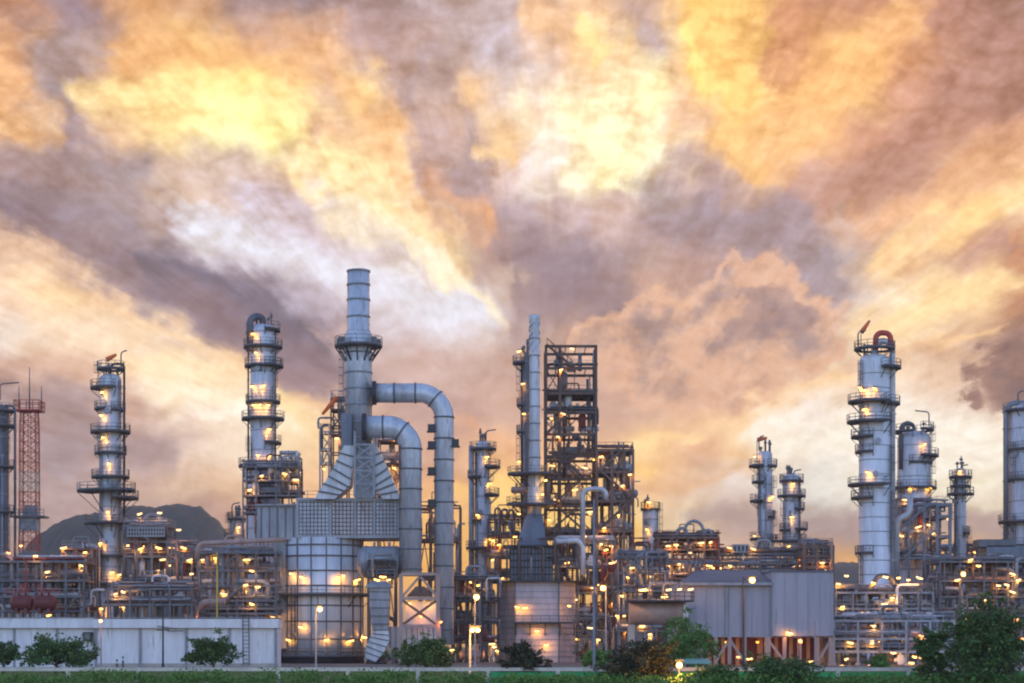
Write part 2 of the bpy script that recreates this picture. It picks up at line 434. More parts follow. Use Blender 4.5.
def steel_frame(name, label, cat, cols, D, dep, levels, m=None, ybot=None, group=None, pipes=8, verts=5, gear=3, lamps=(), nl=0,
                braces=1, rails=True, deck=0.6, lm=None, seed=1, stair=0, pm=None, thick=0.27, lampm=None, roof=False):
    rr = random.Random(seed); m = m or STEEL; pm = pm or PIPEM; lm = lampm or WARM
    x = [PX(c, D) for c in cols]; xa, xb = x[0], x[-1]
    zl = sorted(PZ(l, D) for l in levels); zt = zl[-1]; y0, y1 = D, D + dep
    t = thing(name, label, cat, ((xa + xb) / 2, D + dep / 2, 0), group)
    for i, xx in enumerate(x):
        for yy in (y0, y1):
            mb = MB()                        # an I section: two flanges and a web
            w = thick
            mb.box((xx, yy - w * 0.42, zt / 2), (w, w * 0.16, zt)); mb.box((xx, yy + w * 0.42, zt / 2), (w, w * 0.16, zt))
            mb.box((xx, yy, zt / 2), (w * 0.3, w * 0.68, zt)); mb.box((xx, yy, 0.2), (w * 2, w * 2, 0.4))
            mb.build('steel_column', m, t)
    for i, z in enumerate(zl):
        mb = MB(); h = thick * 1.0
        for yy in (y0, y1): mb.bar((xa, yy, z - h / 2), (xb, yy, z - h / 2), thick * 0.7, h)
        for xx in x: mb.bar((xx, y0, z - h / 2 - 0.01), (xx, y1, z - h / 2 - 0.01), thick * 0.66, h * 0.9)
        k = max(2, int((xb - xa) / 1.6))
        for j in range(1, k): mb.bar((xa + (xb - xa) * j / k, y0, z - 0.13), (xa + (xb - xa) * j / k, y1, z - 0.13), 0.12, 0.2)
        full = rr.random() < deck and not (roof and i == len(zl) - 1)
        if full: mb.box(((xa + xb) / 2, (y0 + y1) / 2, z + 0.03), (xb - xa, dep, 0.05))
        fl = mb.build('floor', m, t)
        if rails and (full or rr.random() < 0.4) and not (roof and i == len(zl) - 1):
            rb = MB(); rail_on(rb, [(xa, y0 - 0.1, z), (xb, y0 - 0.1, z)], 1.1, 1.5, 0.07)
            rail_on(rb, [(xa, y0, z), (xa, y1, z)], 1.1, 1.5, 0.07); rail_on(rb, [(xb, y0, z), (xb, y1, z)], 1.1, 1.5, 0.07)
            rb.build('railing', LSTEEL if rr.random() < 0.5 else m, fl)
    zz = [0.0] + zl
    bays = [(i, j) for i in range(len(x) - 1) for j in range(len(zz) - 1)]
    rr.shuffle(bays)
    for (i, j) in bays[:int(braces)]:
        mb = MB(); a, b = zz[j], zz[j + 1] - 0.3
        yy = y0 + 0.02 if rr.random() < 0.6 else y1
        if rr.random() < 0.5:
            mb.bar((x[i], yy, a), (x[i + 1], yy, b), 0.16); mb.bar((x[i + 1], yy + 0.17, a), (x[i], yy + 0.17, b), 0.16)
        else:
            c = (x[i] + x[i + 1]) / 2; mb.bar((x[i], yy, a), (c, yy, b), 0.16); mb.bar((x[i + 1], yy, a), (c, yy, b), 0.16)
        mb.build('brace', m, t)
    for i in range(stair):
        j = rr.randrange(len(zz) - 1); c = rr.uniform(xa, xb - min(6, xb - xa) * 0.9)
        d = min((zz[j + 1] - zz[j]) * 1.15, xb - xa); sg = rr.random() < 0.5
        stairs(t, (c if sg else c + d, y0 - 1.0, zz[j]), (c + d if sg else c, y0 - 1.0, zz[j + 1]), m)
    for i in range(int(pipes * 1.5)):                   # runs along the rack, some dropping or rising at an end
        z = rr.choice(zl[:-1] if roof else zl) + rr.uniform(0.25, 0.9); r = rr.choice((0.09, 0.12, 0.12, 0.16, 0.2, 0.26, 0.34)); yy = rr.uniform(y0 + 0.3, y1 - 0.3)
        a = xa + rr.uniform(-0.15, 0.35) * (xb - xa) * 0.5; b = xb + rr.uniform(-0.35, 0.15) * (xb - xa) * 0.4
        pts = [(a, yy, z), (b, yy, z)]; q = rr.random(); dz = rr.uniform(1.5, 5)
        if q < 0.3: pts.append((b, yy, max(0.3, z - dz)))
        elif q < 0.5: pts.insert(0, (a, yy, max(0.3, z - dz)))
        elif q < 0.62 and z + 2.5 < zt: pts += [(b, yy, z + 2.4), (b + rr.uniform(-3, 3), yy, z + 2.4)]
        elif q < 0.66:                        # an expansion loop
            c = (a + b) / 2; pts = [(a, yy, z), (c - 1.2, yy, z), (c - 1.2, yy, z + 1.6), (c + 1.2, yy, z + 1.6), (c + 1.2, yy, z), (b, yy, z)]
        flanged_pipe(t, pts, r, rr.choice(pm), r * 2.4, n=8)
    for i in range(int(verts * 1.9)):
        xx = rr.uniform(xa, xb); yy = rr.uniform(y0 - 0.4, y1); r = rr.choice((0.07, 0.09, 0.12, 0.16, 0.22, 0.32))
        za = rr.choice(zz[:-1]); zb = min(zt + (-0.8 if roof else rr.uniform(0, 1.2)), za + rr.uniform(3, 12)); pts = [(xx, yy, za), (xx, yy, zb)]
        if rr.random() < 0.6: pts.append((min(xb - 0.1, max(xa + 0.1, xx + rr.choice((-1, 1)) * rr.uniform(1, 4))), yy, zb + 0.01))
        flanged_pipe(t, pts, r, rr.choice(pm), r * 2.4, n=8)
    for i in range(gear):
        j = rr.randrange(len(zz) - 1); z = zz[j]; gap = zz[j + 1] - z; xx = rr.uniform(xa + 0.8, xb - 0.8); yy = rr.uniform(y0 + 0.6, y1 - 0.4)
        q = rr.random(); mm = rr.choice((SILVER, GREYC, PALE, BLUEG, DRED, STEEL, PINKP))
        if q < 0.4: vessel_h(t, (xx, yy, z + min(1.2, gap * 0.4)), min(rr.uniform(2, 4.5), (xb - xa) * 0.7), min(rr.uniform(0.4, 0.8), gap * 0.3), mm)
        elif q < 0.75: vessel_v(t, xx, yy, z + 0.9, min(gap * 0.7, rr.uniform(1.6, 3.6)), rr.uniform(0.35, 0.8), mm)
        else:
            mb = MB(); w = rr.uniform(0.7, 1.5); mb.box((xx, yy, z + 0.8), (w, w * 0.8, 1.3)); mb.tube([(xx - w, yy, z + 0.7), (xx + w * 1.2, yy, z + 0.7)], 0.3, 8)
            mb.box((xx, yy, z + 1.6), (w * 0.5, w * 0.4, 0.5)); mb.build('pump', mm, t)
    for L in lamps:
        p = P(L[0], L[1], D); work_light(t, (p.x, y0 - 0.35, p.z), L[2] if len(L) > 2 else lm, 0.5)
    for i in range((nl * 2 + 2) // 3):
        z = rr.choice(zl) - rr.uniform(0.5, 0.9); work_light(t, (rr.uniform(xa, xb), rr.choice((y0 - 0.3, y0 + 0.8, y0 + dep * 0.5)), z), rr.choice((lm, lm, HOT)), rr.uniform(0.3, 0.5))
    return t

# ------------------------------------------------------------------ the process columns
tower('process_column', 'dark slim column cut by the left edge of the photo, beside the red lattice mast', 'column', -3, 335, 24, 404,
      [(411, 'A', 5), (426, 'A', 6), (467, 'A', 5), (512, 'A', 5)], [(22, 546)], STEEL, [(15.5, 406, 600, 2.6, STEEL)], (0, 400, 16, 19), lad='R')
tower('process_column', 'slim silver column with many stacked dark platforms and an orange windsock, behind the white building', 'column', 110.5, 320, 22, 374,
      [(388, 'FL', 9), (369, 'A', 4), (409, 'L', 5), (410, 'R', 4), (432, 'A', 9), (453, 'A', 5), (477, 'A', 8), (491, 'FL', 22), (490, 'R', 14), (498, 'R', 17), (523, 'FL', 15), (523, 'R', 8),
       (556, 'A', 6), (584, 'A', 8)],
      [(105, 394), (104, 417), (106, 439), (112, 465), (111, 513), (103, 544), (115, 573), (104, 609), (121, 575, WARM)], SILVER,
      [(124.5, 364, 610, 2.4, DARK)], (121, 369, 17, 6))
tower('process_column', 'tall silver column with a dark gooseneck pipe over its top, left of the tall smokestack', 'column', 263, 325, 25, 324,
      [(330, 'R', 5), (347, 'A', 7), (366, 'A', 6), (366, 'R', 8), (402, 'A', 5), (419, 'A', 9), (443, 'R', 6), (466, 'A', 12)],
      [(255, 336), (258, 355), (265, 388), (254, 388), (256, 407), (261.5, 407), (270, 407), (271, 431), (260, 457), (272, 457)], SILVER,
      [(251, 317, 352, 7, STEEL), (275.5, 330, 480, 2, STEEL), (248.5, 350, 470, 1.8, STEEL)], None, skirt=(470, 34))
tower('process_column', 'short column with crowded top platforms right of the two big grey ducts', 'column', 483, 340, 13, 441,
      [(449, 'A', 7), (467, 'R', 11), (477, 'L', 9), (495, 'R', 10), (548, 'A', 9), (520, 'L', 4)], [(487, 458), (490, 484), (478, 516), (489, 540)], SILVER,
      [(471.5, 446, 600, 5.5, GREYC), (476, 452, 600, 2.5, STEEL)], (486, 440, 9, 10), skirt=(498, 16), lad='L')
tower('process_column', 'dark narrow column close behind the tapered chimney of the square heater', 'column', 526, 336, 11, 352,
      [(363, 'L', 8), (405, 'L', 4), (432, 'L', 4), (474, 'A', 13), (504, 'A', 14)], [(519, 352), (524, 415), (519, 462), (537, 492), (523, 385, WARM)], STEEL,
      [(521.5, 365, 520, 2, DARK)], None, lad='L')
tower('process_column', 'slim grey column with a small davit on top, tallest of those behind the grey shed', 'column', 765, 355, 14.5, 451,
      [(466, 'L', 9), (466, 'R', 5), (482, 'L', 6), (501, 'L', 8), (517, 'R', 3), (539, 'L', 8), (541, 'R', 4)], [(754, 457, WARM), (772, 497, WARM), (754, 536, WARM)], SILVER,
      [(758.5, 470, 560, 1.6, STEEL)], (759, 451, 14, 5))
tower('process_column', 'shorter lamp-lit column beside the slim one behind the grey shed', 'column', 791.5, 350, 16.5, 474,
      [(481, 'A', 4), (496, 'A', 6), (509, 'R', 5), (529, 'R', 8), (530, 'L', 4), (541, 'A', 7)], [(791, 485), (790, 518), (787, 547), (797, 566)], SILVER,
      [(799, 478, 560, 2, STEEL)], (794, 474, 3, 7))
tower('process_column', 'thick silver column crowned by a red pipe loop, tallest on the right side', 'column', 874.5, 320, 31, 354,
      [(349, 'A', 6.5), (368, 'R', 11), (402, 'FL', 11), (404, 'R', 10), (422, 'FL', 12), (437, 'L', 8), (452, 'L', 4), (485, 'FL', 11), (498, 'L', 8), (553, 'L', 4)],
      [(871, 391), (862, 392), (862, 411), (865, 474), (859, 388, WARM)], PALE, [(892, 341, 585, 6, SILVER)], (858, 349, 17, 8), seam=2.3, lad='L', front=0)
tower('process_column', 'broad grey column in a steel cage right of the column with the red pipe loop', 'column', 914, 336, 33, 431,
      [(430, 'R', 5), (432, 'L', 5), (456, 'R', 8), (463, 'FR', 2), (488, 'A', 6), (520, 'A', 5)], [(906, 488), (928, 488), (921, 446, WARM)], SILVER, [(899, 424, 470, 4, STEEL)],
      (929, 431, 19, -14), seam=2.6)
tower('process_column', 'thin pale column with three platforms bunched at its top, near the right edge', 'column', 960.5, 345, 11, 468,
      [(477, 'A', 6), (486, 'A', 5), (494, 'A', 8), (533, 'R', 4)], [(958, 472, WARM)], SILVER, [(954.3, 475, 580, 1.5, STEEL)], (961, 470, 4, 7))
tower('process_column', 'broad blue grey column cut by the right edge of the photo', 'column', 1031, 330, 44, 403,
      [(411, 'A', 6), (450, 'L', 3), (480, 'L', 3), (522, 'L', 10), (546, 'A', 7)], [], SILVER, [(1005.5, 403, 560, 5.5, LSTEEL)], (1018, 404, 12, 8), seam=4.0)
tower('process_column', 'short squat column with a yellow railed top, between the cage frame and the grey shed', 'column', 650.5, 345, 16, 507,
      [(509, 'A', 2)], [(646, 530), (648, 503, WARM)], SILVER, [], (638, 507, 9, -8), seam=2.2, rail=YELLOW)
tower('process_column', 'little stub column with a rusty railed platform in front of the hazy hill', 'column', 237, 345, 14, 516,
      [(519, 'A', 3), (536, 'L', 6)], [(240, 528, WARM)], GREYC, [], (232, 518, 14, 8), rail=BROWN)
windsock('orange windsock on the slim column with many platforms', 106, 360, 322, 0.9, 1.7, PZ(369, 320))
windsock('orange windsock beside the tall smokestack, drooping left', 338, 396, 303, -2.8, -2.4, PZ(418, 303))
windsock('small windsock above the column with the red pipe loop', 861, 333, 321, 2.0, 1.4, PZ(349, 320))
windsock('small windsock above the slim column behind the grey shed', 757, 440, 356, 0.4, 1.8, PZ(466, 356))

# red loop on the thick column
D = 320; t = thing('overhead_pipe', 'red pipe loop bent over the top of the thick silver column', 'pipe', (PX(882, D), D, PZ(349, D)))
flanged_pipe(t, [(PX(874.5, D), D - 0.6, PZ(350, D)), (PX(875.5, D), D - 0.6, PZ(333.5, D)), (PX(889.5, D), D - 0.6, PZ(333.5, D)), (PX(890.5, D), D - 0.6, PZ(352, D))], 0.45, REDP, 0.75, n=14)

# lattice mast, painted in red and white bands
def mast():
    D = 350; s = S(D); X = PX(29.5, D)
    t = thing('lattice_mast', 'red and white lattice radio mast with three whip antennas', 'mast', (X, D, 0))
    bands = [411, 432, 452, 472, 492, 512, 532, 552, 572, 600, 661]
    def hw(y): return (7.8 + (y - 411) * 0.004 - max(0, 425 - y) * 0.05) * s
    for i in range(len(bands) - 1):
        ya, yb = bands[i], bands[i + 1]; mb = MB()
        k = 2
        for j in range(k):
            y1 = ya + (yb - ya) * j / k; y2 = ya + (yb - ya) * (j + 1) / k
            a, b = hw(y1), hw(y2); z1, z2 = PZ(y1, D), max(0, PZ(y2, D))
            c1 = [(X - a, D - a), (X + a, D - a), (X + a, D + a), (X - a, D + a)]; c2 = [(X - b, D - b), (X + b, D - b), (X + b, D + b), (X - b, D + b)]
            for q in range(4):
                p1 = Vector((*c1[q], z1)); p2 = Vector((*c2[q], z2)); n1 = Vector((*c1[(q + 1) % 4], z1)); n2 = Vector((*c2[(q + 1) % 4], z2))
                mb.bar(p1, p2, 0.2); mb.bar(p1, n1, 0.1); mb.bar(p1, n2, 0.085); mb.bar(n1, p2, 0.085)
        for k in (-0.25, 0.25): mb.bar((X + k, D, PZ(ya, D)), (X + k, D, max(0, PZ(yb, D))), 0.1)
        mb.build('lattice_section', (REDP, REDP, REDP, PINKP, REDP, LSTEEL, REDP, LSTEEL, REDP, WHITEP)[i], t)
    z = PZ(411, D); hwp = 12.5 * s
    mb = MB(); mb.box((X, D, z), (hwp * 2, hwp * 2, 0.25)); p = mb.build('platform', REDP, t)
    rb = MB(); rail_on(rb, [(X - hwp, D - hwp, z), (X + hwp, D - hwp, z), (X + hwp, D + hwp, z), (X - hwp, D + hwp, z)], 1.7, 1.2, 0.12, True); rb.build('railing', REDP, p)
    for px, top in ((29.5, 367), (19, 386), (41.5, 386)):
        x = PX(px, D); MB().tube([(x, D, z), (x, D, PZ(top, D))], [0.16, 0.06], 6).build('antenna', STEEL, t)
    z = PZ(517, D); hwp = 17 * s; mb = MB(); mb.box((X, D, z), (hwp * 2, hwp * 1.4, 0.3)); p = mb.build('platform', STEEL, t)
    rb = MB(); rail_on(rb, [(X - hwp, D - hwp * .7, z), (X + hwp, D - hwp * .7, z)], 1.2, 1.4, 0.09); rb.build('railing', STEEL, p)
    mb = MB(); mb.box((X + 0.4, D, PZ(511, D)), (2.4, 1.2, 2.0)); mb.box((X, D, PZ(524, D)), (3.0, 2.6, 2.2)); mb.build('equipment_cabinet', GREYC, t)
mast()

# ------------------------------------------------------------------ round furnace, its box, smokestack and ducts
def furnace():
    D = 306; s = S(D - 6); X = PX(318.5, D - 6); r = 41 * s; yc = D
    t = thing('cylindrical_furnace', 'big round silver furnace with a ribbed box on top, standing left of the big ducts', 'furnace', (X, yc, 0))
    ztop = PZ(537, D - 6)
    MB().lathe(X, yc, [(r, 1.2), (r, ztop)], 48).build('shell', PALE, t)
    MB().lathe(X, yc, [(r * 1.04, 0), (r * 1.04, 1.15)], 40).build('base_ring', DARK, t)
    for k in range(10):
        a = 2 * PI * k / 10 + 0.2; MB().box((X + r * 0.98 * math.cos(a), yc + r * 0.98 * math.sin(a), 0.75), (0.5, 0.5, 1.5), a).build('support_leg', STEEL, t)
    for y in (545, 556, 571, 586, 606, 622, 640, 652):
        z = PZ(y, D - 6); MB().lathe(X, yc, [(r - 0.02, z), (r + 0.13, z), (r + 0.13, z + 0.22), (r - 0.02, z + 0.22)], 48).build('ring_stiffener', STEEL, t)
    for k in range(17):
        a = 2 * PI * k / 17 + 0.1; q = r + 0.08
        MB().box((X + q * math.cos(a), yc + q * math.sin(a), (1.3 + ztop) / 2), (0.16, 0.16, ztop - 1.3), a).build('vertical_rib', STEEL, t)
    pl = ring_platform(t, X, yc, PZ(594, D - 6), r, 1.9, 'A', DARK, STEEL)
    ring_platform(t, X, yc, PZ(656, D - 6), r, 1.6, 'A', DARK, STEEL)
    ladder(t, X - r * 0.62, yc - r * 0.78 - 0.6, 1, PZ(594, D - 6) + 1, -0.3, -0.95, DARK)
    for px, py, mm in ((289, 573, WARM), (301, 577, HOT), (337, 577, HOT), (342, 575, WARM), (355, 579, HOT), (286, 640, HOT), (326, 640, HOT), (349, 641, HOT), (361, 637, WARM), (300, 627, WARM)):
        x = PX(px, D - 8); dx = x - X
        y = yc - math.sqrt(max(0, r * r - dx * dx)) - 0.8
        work_light(t, (x, y, PZ(py, D - 8)), mm, 0.5)
    # convection box on top
    xa, xb = PX(296.5, D - 6), PX(401, D - 6); za, zb = PZ(538, D - 6), PZ(498, D - 6); y0 = yc - r * 0.86; y1 = yc + r * 0.7
    b = MB().box(((xa + xb) / 2, (y0 + y1) / 2, (za + zb) / 2), (xb - xa, y1 - y0, zb - za)).build('convection_box', BOXM, t)
    fr = MB()
    for px in (297, 330, 355, 374, 398): fr.box((PX(px, D - 6), y0 - 0.12, (za + zb) / 2), (0.36, 0.24, zb - za))
    for py in (499, 536.5): fr.box(((xa + xb) / 2, y0 - 0.15, PZ(py, D - 6)), (xb - xa + 0.3, 0.3, 0.4))
    fr.build('frame', GREYC, b)
    for pa, pb in ((298.5, 328.5), (331.5, 353.5), (356.5, 372.5), (375.5, 396.5)):
        g = MB(); wa, wb = PX(pa, D - 6), PX(pb, D - 6); n = round((pb - pa) / 3.6); mrow = 8
        for i in range(n + 1): g.box((wa + (wb - wa) * i / n, y0 - 0.07, (za + zb) / 2), (0.13, 0.14, zb - za - 0.8))
        for j in range(mrow + 1): g.box(((wa + wb) / 2, y0 - 0.05, za + 0.6 + (zb - za - 1.2) * j / mrow), (wb - wa, 0.1, 0.13))
        g.build('panel_grid', STEEL if pa < 330 or pa > 370 else BROWN, b)
    rl = MB(); rail_on(rl, [(xa, y0, zb), (xb, y0, zb), (xb, y1, zb)], 1.1, 1.6, 0.07); rl.build('railing', STEEL, b)
    # side casing left of the box
    xa2 = PX(256, D - 6); sc = MB().box(((xa2 + xa) / 2, yc - 1, PZ(522, D - 6)), (xa - xa2, 7, PZ(505, D - 6) - PZ(539, D - 6))).build('side_casing', GREYC, t)
    g = MB()
    for k in range(5): g.box((xa2 + (xa - xa2) * (k + 0.5) / 5, yc - 4.58, PZ(522, D - 6)), (0.2, 0.14, 4.6))
    g.build('stiffener', STEEL, sc)
    MB().box(((xa2 + xa) / 2, yc - 1.2, PZ(504.4, D - 6)), (xa - xa2 + 0.6, 7.9, 0.25)).build('cap_plate', LSTEEL, sc)
    MB().box((PX(285, D - 6), yc - 0.6, PZ(536, D - 6) - 8.5), (PX(298, D) - PX(272, D), 5.6, 17)).build('side_tower', GREYC, t)
    # the two slanting transition ducts and the lattice post between them
    zj = PZ(446, D - 6)
    for sg in (-1, 1):
        c0 = PX(365, D - 6)
        if sg < 0: bx, mx, tx, w0, w1 = PX(325, D - 6), PX(341, D - 6), PX(350, D - 6), 20 * s, 11 * s
        else: bx, mx, tx, w0, w1 = PX(392, D - 6), PX(381, D - 6), PX(373, D - 6), 18 * s, 8 * s
        hy = 2.6; ym = yc - 4.2
        zA = zb - 0.2; zB = PZ(479, D - 6); zC = zj
        def q(xc, w, z, skew=0.0): return [(xc - w / 2, ym - hy, z - skew), (xc + w / 2, ym - hy, z + skew), (xc + w / 2, ym + hy, z + skew), (xc - w / 2, ym + hy, z - skew)]
        L = MB().loft(q(bx, w0, zA), q(mx, w0 * 0.95, zB, sg * 1.0)).loft(q(mx, w0 * 0.95, zB, sg * 1.0), q(tx, w1, zC, 0)).build('transition_duct', SILVER, t)
        st = MB()
        for k in range(1, 7):
            f = k / 7
            if f < 0.5: g_ = f / 0.5; xc = bx + (mx - bx) * g_; w = w0 * (1 - 0.05 * g_); z = zA + (zB - zA) * g_; sk = sg * 1.0 * g_
            else: g_ = (f - 0.5) / 0.5; xc = mx + (tx - mx) * g_; w = w0 * 0.95 + (w1 - w0 * 0.95) * g_; z = zB + (zC - zB) * g_; sk = sg * 1.0 * (1 - g_)
            st.bar((xc - w / 2 - 0.1, ym - hy - 0.1, z - sk), (xc + w / 2 + 0.1, ym - hy - 0.1, z + sk), 0.2, 0.26)
        st.build('stiffener', STEEL, L)
    c = MB(); xa, xb = PX(356, D - 6), PX(375, D - 6); yq = yc - 8.2
    for xx in (xa, xb):
        for yy in (yq, yq + 3): c.bar((xx, yy, zb), (xx, yy, zj + 2), 0.4)
    for k in range(4):
        z1 = zb + (zj - zb) * k / 4; z2 = zb + (zj - zb) * (k + 1) / 4
        c.bar((xa, yq, z1), (xb, yq, z2), 0.2); c.bar((xb, yq + 0.2, z1), (xa, yq + 0.2, z2), 0.2); c.bar((xa, yq, z2), (xb, yq, z2), 0.25)
    c.build('lattice_post', LSTEEL, t)
    MB().box(((xa + xb) / 2, yq + 4, (zb + zj) / 2), (xb - xa - 0.2, 3.2, zj - zb)).build('flue_casing', GREYC, t)
    # smokestack
    D2 = 302; s2 = S(D2); k = thing('smokestack', 'tallest silver smokestack with a dark ring platform, rising from the round furnace', 'chimney', (PX(358.5, D2), D2, zj), )
    X2 = PX(358.5, D2)
    def zz(y): return PZ(y, D2)
    MB().lathe(X2, D2, [(13.5 * s2, zz(450)), (13.5 * s2, zz(335)), (11.2 * s2, zz(330)), (11.2 * s2, zz(270.5)), (10.2 * s2, zz(270)), (9.6 * s2, zz(273))], 40).build('shaft', DUCT, k)
    for y in (270.5, 284, 299, 316, 331, 352, 372, 388, 404, 422, 438):
        rq = (11.2 if y < 332 else 13.5) * s2; MB().lathe(X2, D2, [(rq - 0.02, zz(y)), (rq + 0.11, zz(y)), (rq + 0.11, zz(y) - 0.28), (rq - 0.02, zz(y) - 0.28)], 40).build('ring_band', GREYC, k)
    ring_platform(k, X2, D2, zz(346), 12 * s2, 12 * s2, 'A', DARK, STEEL, rh=1.3)
    br = MB()
    for i in range(12):
        a = 2 * PI * i / 12; ca, sa = math.cos(a), math.sin(a)
        br.bar((X2 + ca * 22 * s2, D2 + sa * 22 * s2, zz(349)), (X2 + ca * 13 * s2, D2 + sa * 13 * s2, zz(362)), 0.2)
    br.build('bracket', DARK, k)
    for a in (PI * 1.2, PI * 1.8, PI * 0.1, PI * 0.9): MB().box((X2 + math.cos(a) * 20 * s2, D2 + math.sin(a) * 20 * s2, zz(342)), (0.9, 0.9, 1.1)).build('equipment_box', STEEL, k)
    ladder(k, X2 - 13.9 * s2, D2 - 2.0, zz(440), zz(346) + 1, -0.9, -0.4, STEEL)
    MB().box((PX(348, D2), D2 - 1.9, zz(437)), (1.6, 1.6, 6.5)).build('casing_panel', BLUEG, k)
    # brown access ladder tower left of the stack
    steel_frame('access_tower', 'open brown ladder tower clinging to the left of the smokestack', 'access tower', [331, 339, 347], 304, 4, [398, 409, 425, 434, 452, 470], BROWN,
                pipes=3, verts=2, gear=1, nl=3, braces=4, seed=21, thick=0.22)
    steel_frame('access_scaffold', 'pale box of scaffold pipes standing left of the slanting furnace ducts', 'steel frame', [320, 329], 305, 4, [431, 448, 462], LSTEEL,
                pipes=1, verts=1, gear=0, nl=1, braces=2, seed=22, thick=0.24)
    steel_frame('access_scaffold', 'brown platforms hanging between the two big ducts', 'steel frame', [378, 400], 313, 5, [440, 463, 478, 496], BROWN,
                pipes=5, verts=4, gear=3, lamps=[(396, 441), (383, 470, HOT), (391, 482)], nl=3, braces=3, seed=23, thick=0.25)
    return t
furnace()
steel_frame('access_scaffold', 'railed platforms and pipes crowded round the foot of the gooseneck column', 'steel frame', [243, 256, 276, 299], 316, 5, [466, 480, 495, 512], STEEL,
            pipes=10, verts=10, gear=9, lamps=[(262, 476), (285, 474, HOT), (250, 490), (296, 480)], nl=1, braces=2, seed=41, thick=0.22)
steel_frame('access_scaffold', 'thin scaffold rising between the gooseneck column and the slanting furnace ducts', 'steel frame', [279, 289, 299], 317, 4, [456, 468, 482], LSTEEL,
            pipes=3, verts=4, gear=2, nl=0, braces=1, seed=42, thick=0.2)

def big_duct(label, pts, dpx, D, rad, m, joints, plats=()):
    s = S(D); r = dpx / 2 * s
    w = [P(x, y, D) for x, y in pts]; w[-1].z = max(w[-1].z, 0.5)
    t = thing('flue_duct', label, 'duct', (w[-1].x, D, w[-1].z))
    path = arc_path(w, rad * s, 12)
    MB().tube(path, r, 28).build('duct_shell', m, t)
    # joint rings follow the path
    L = 0.0; acc = 0.0
    for a, b in zip(path, path[1:]):
        seg = (b - a).length; d = (b - a).normalized() if seg > 0 else None
        while acc <= L + seg and seg > 1e-6:
            c = a + d * (acc - L); MB().tube([c - d * 0.11, c + d * 0.11], r + 0.13, 28).build('joint_ring', STEEL, t); acc += joints
        L += seg
    a, b = path[0], path[1]; d = (b - a).normalized()
    MB().tube([a - d * 0.1, a + d * 0.5], r + 0.35, 28).build('flange', DARK, t)
    for px, py, side in plats:
        c = P(px, py, D); mb = MB(); mb.box((c.x, D - 0.3, c.z), (1.5, 1.6, 0.15)); mb.box((c.x, D - 0.3, c.z + 0.6), (1.2, 1.2, 1.0))
        p = mb.build('service_box', DARK, t)
    return t
big_duct('upper of the two silver bent ducts, leaving the smokestack high and coming down farthest right', [(373, 393), (444, 393), (444, 645)], 19.5, 300, 21, DUCT, 3.2,
         [(432, 432, 0), (455, 447, 0), (432, 449, 0), (432, 507, 0), (432, 475, 0)])
big_duct('lower and fatter of the two silver bent ducts, coming down beside the ribbed box', [(363, 427), (410.5, 427), (410.5, 576)], 22.5, 298, 19, DUCT, 3.0)
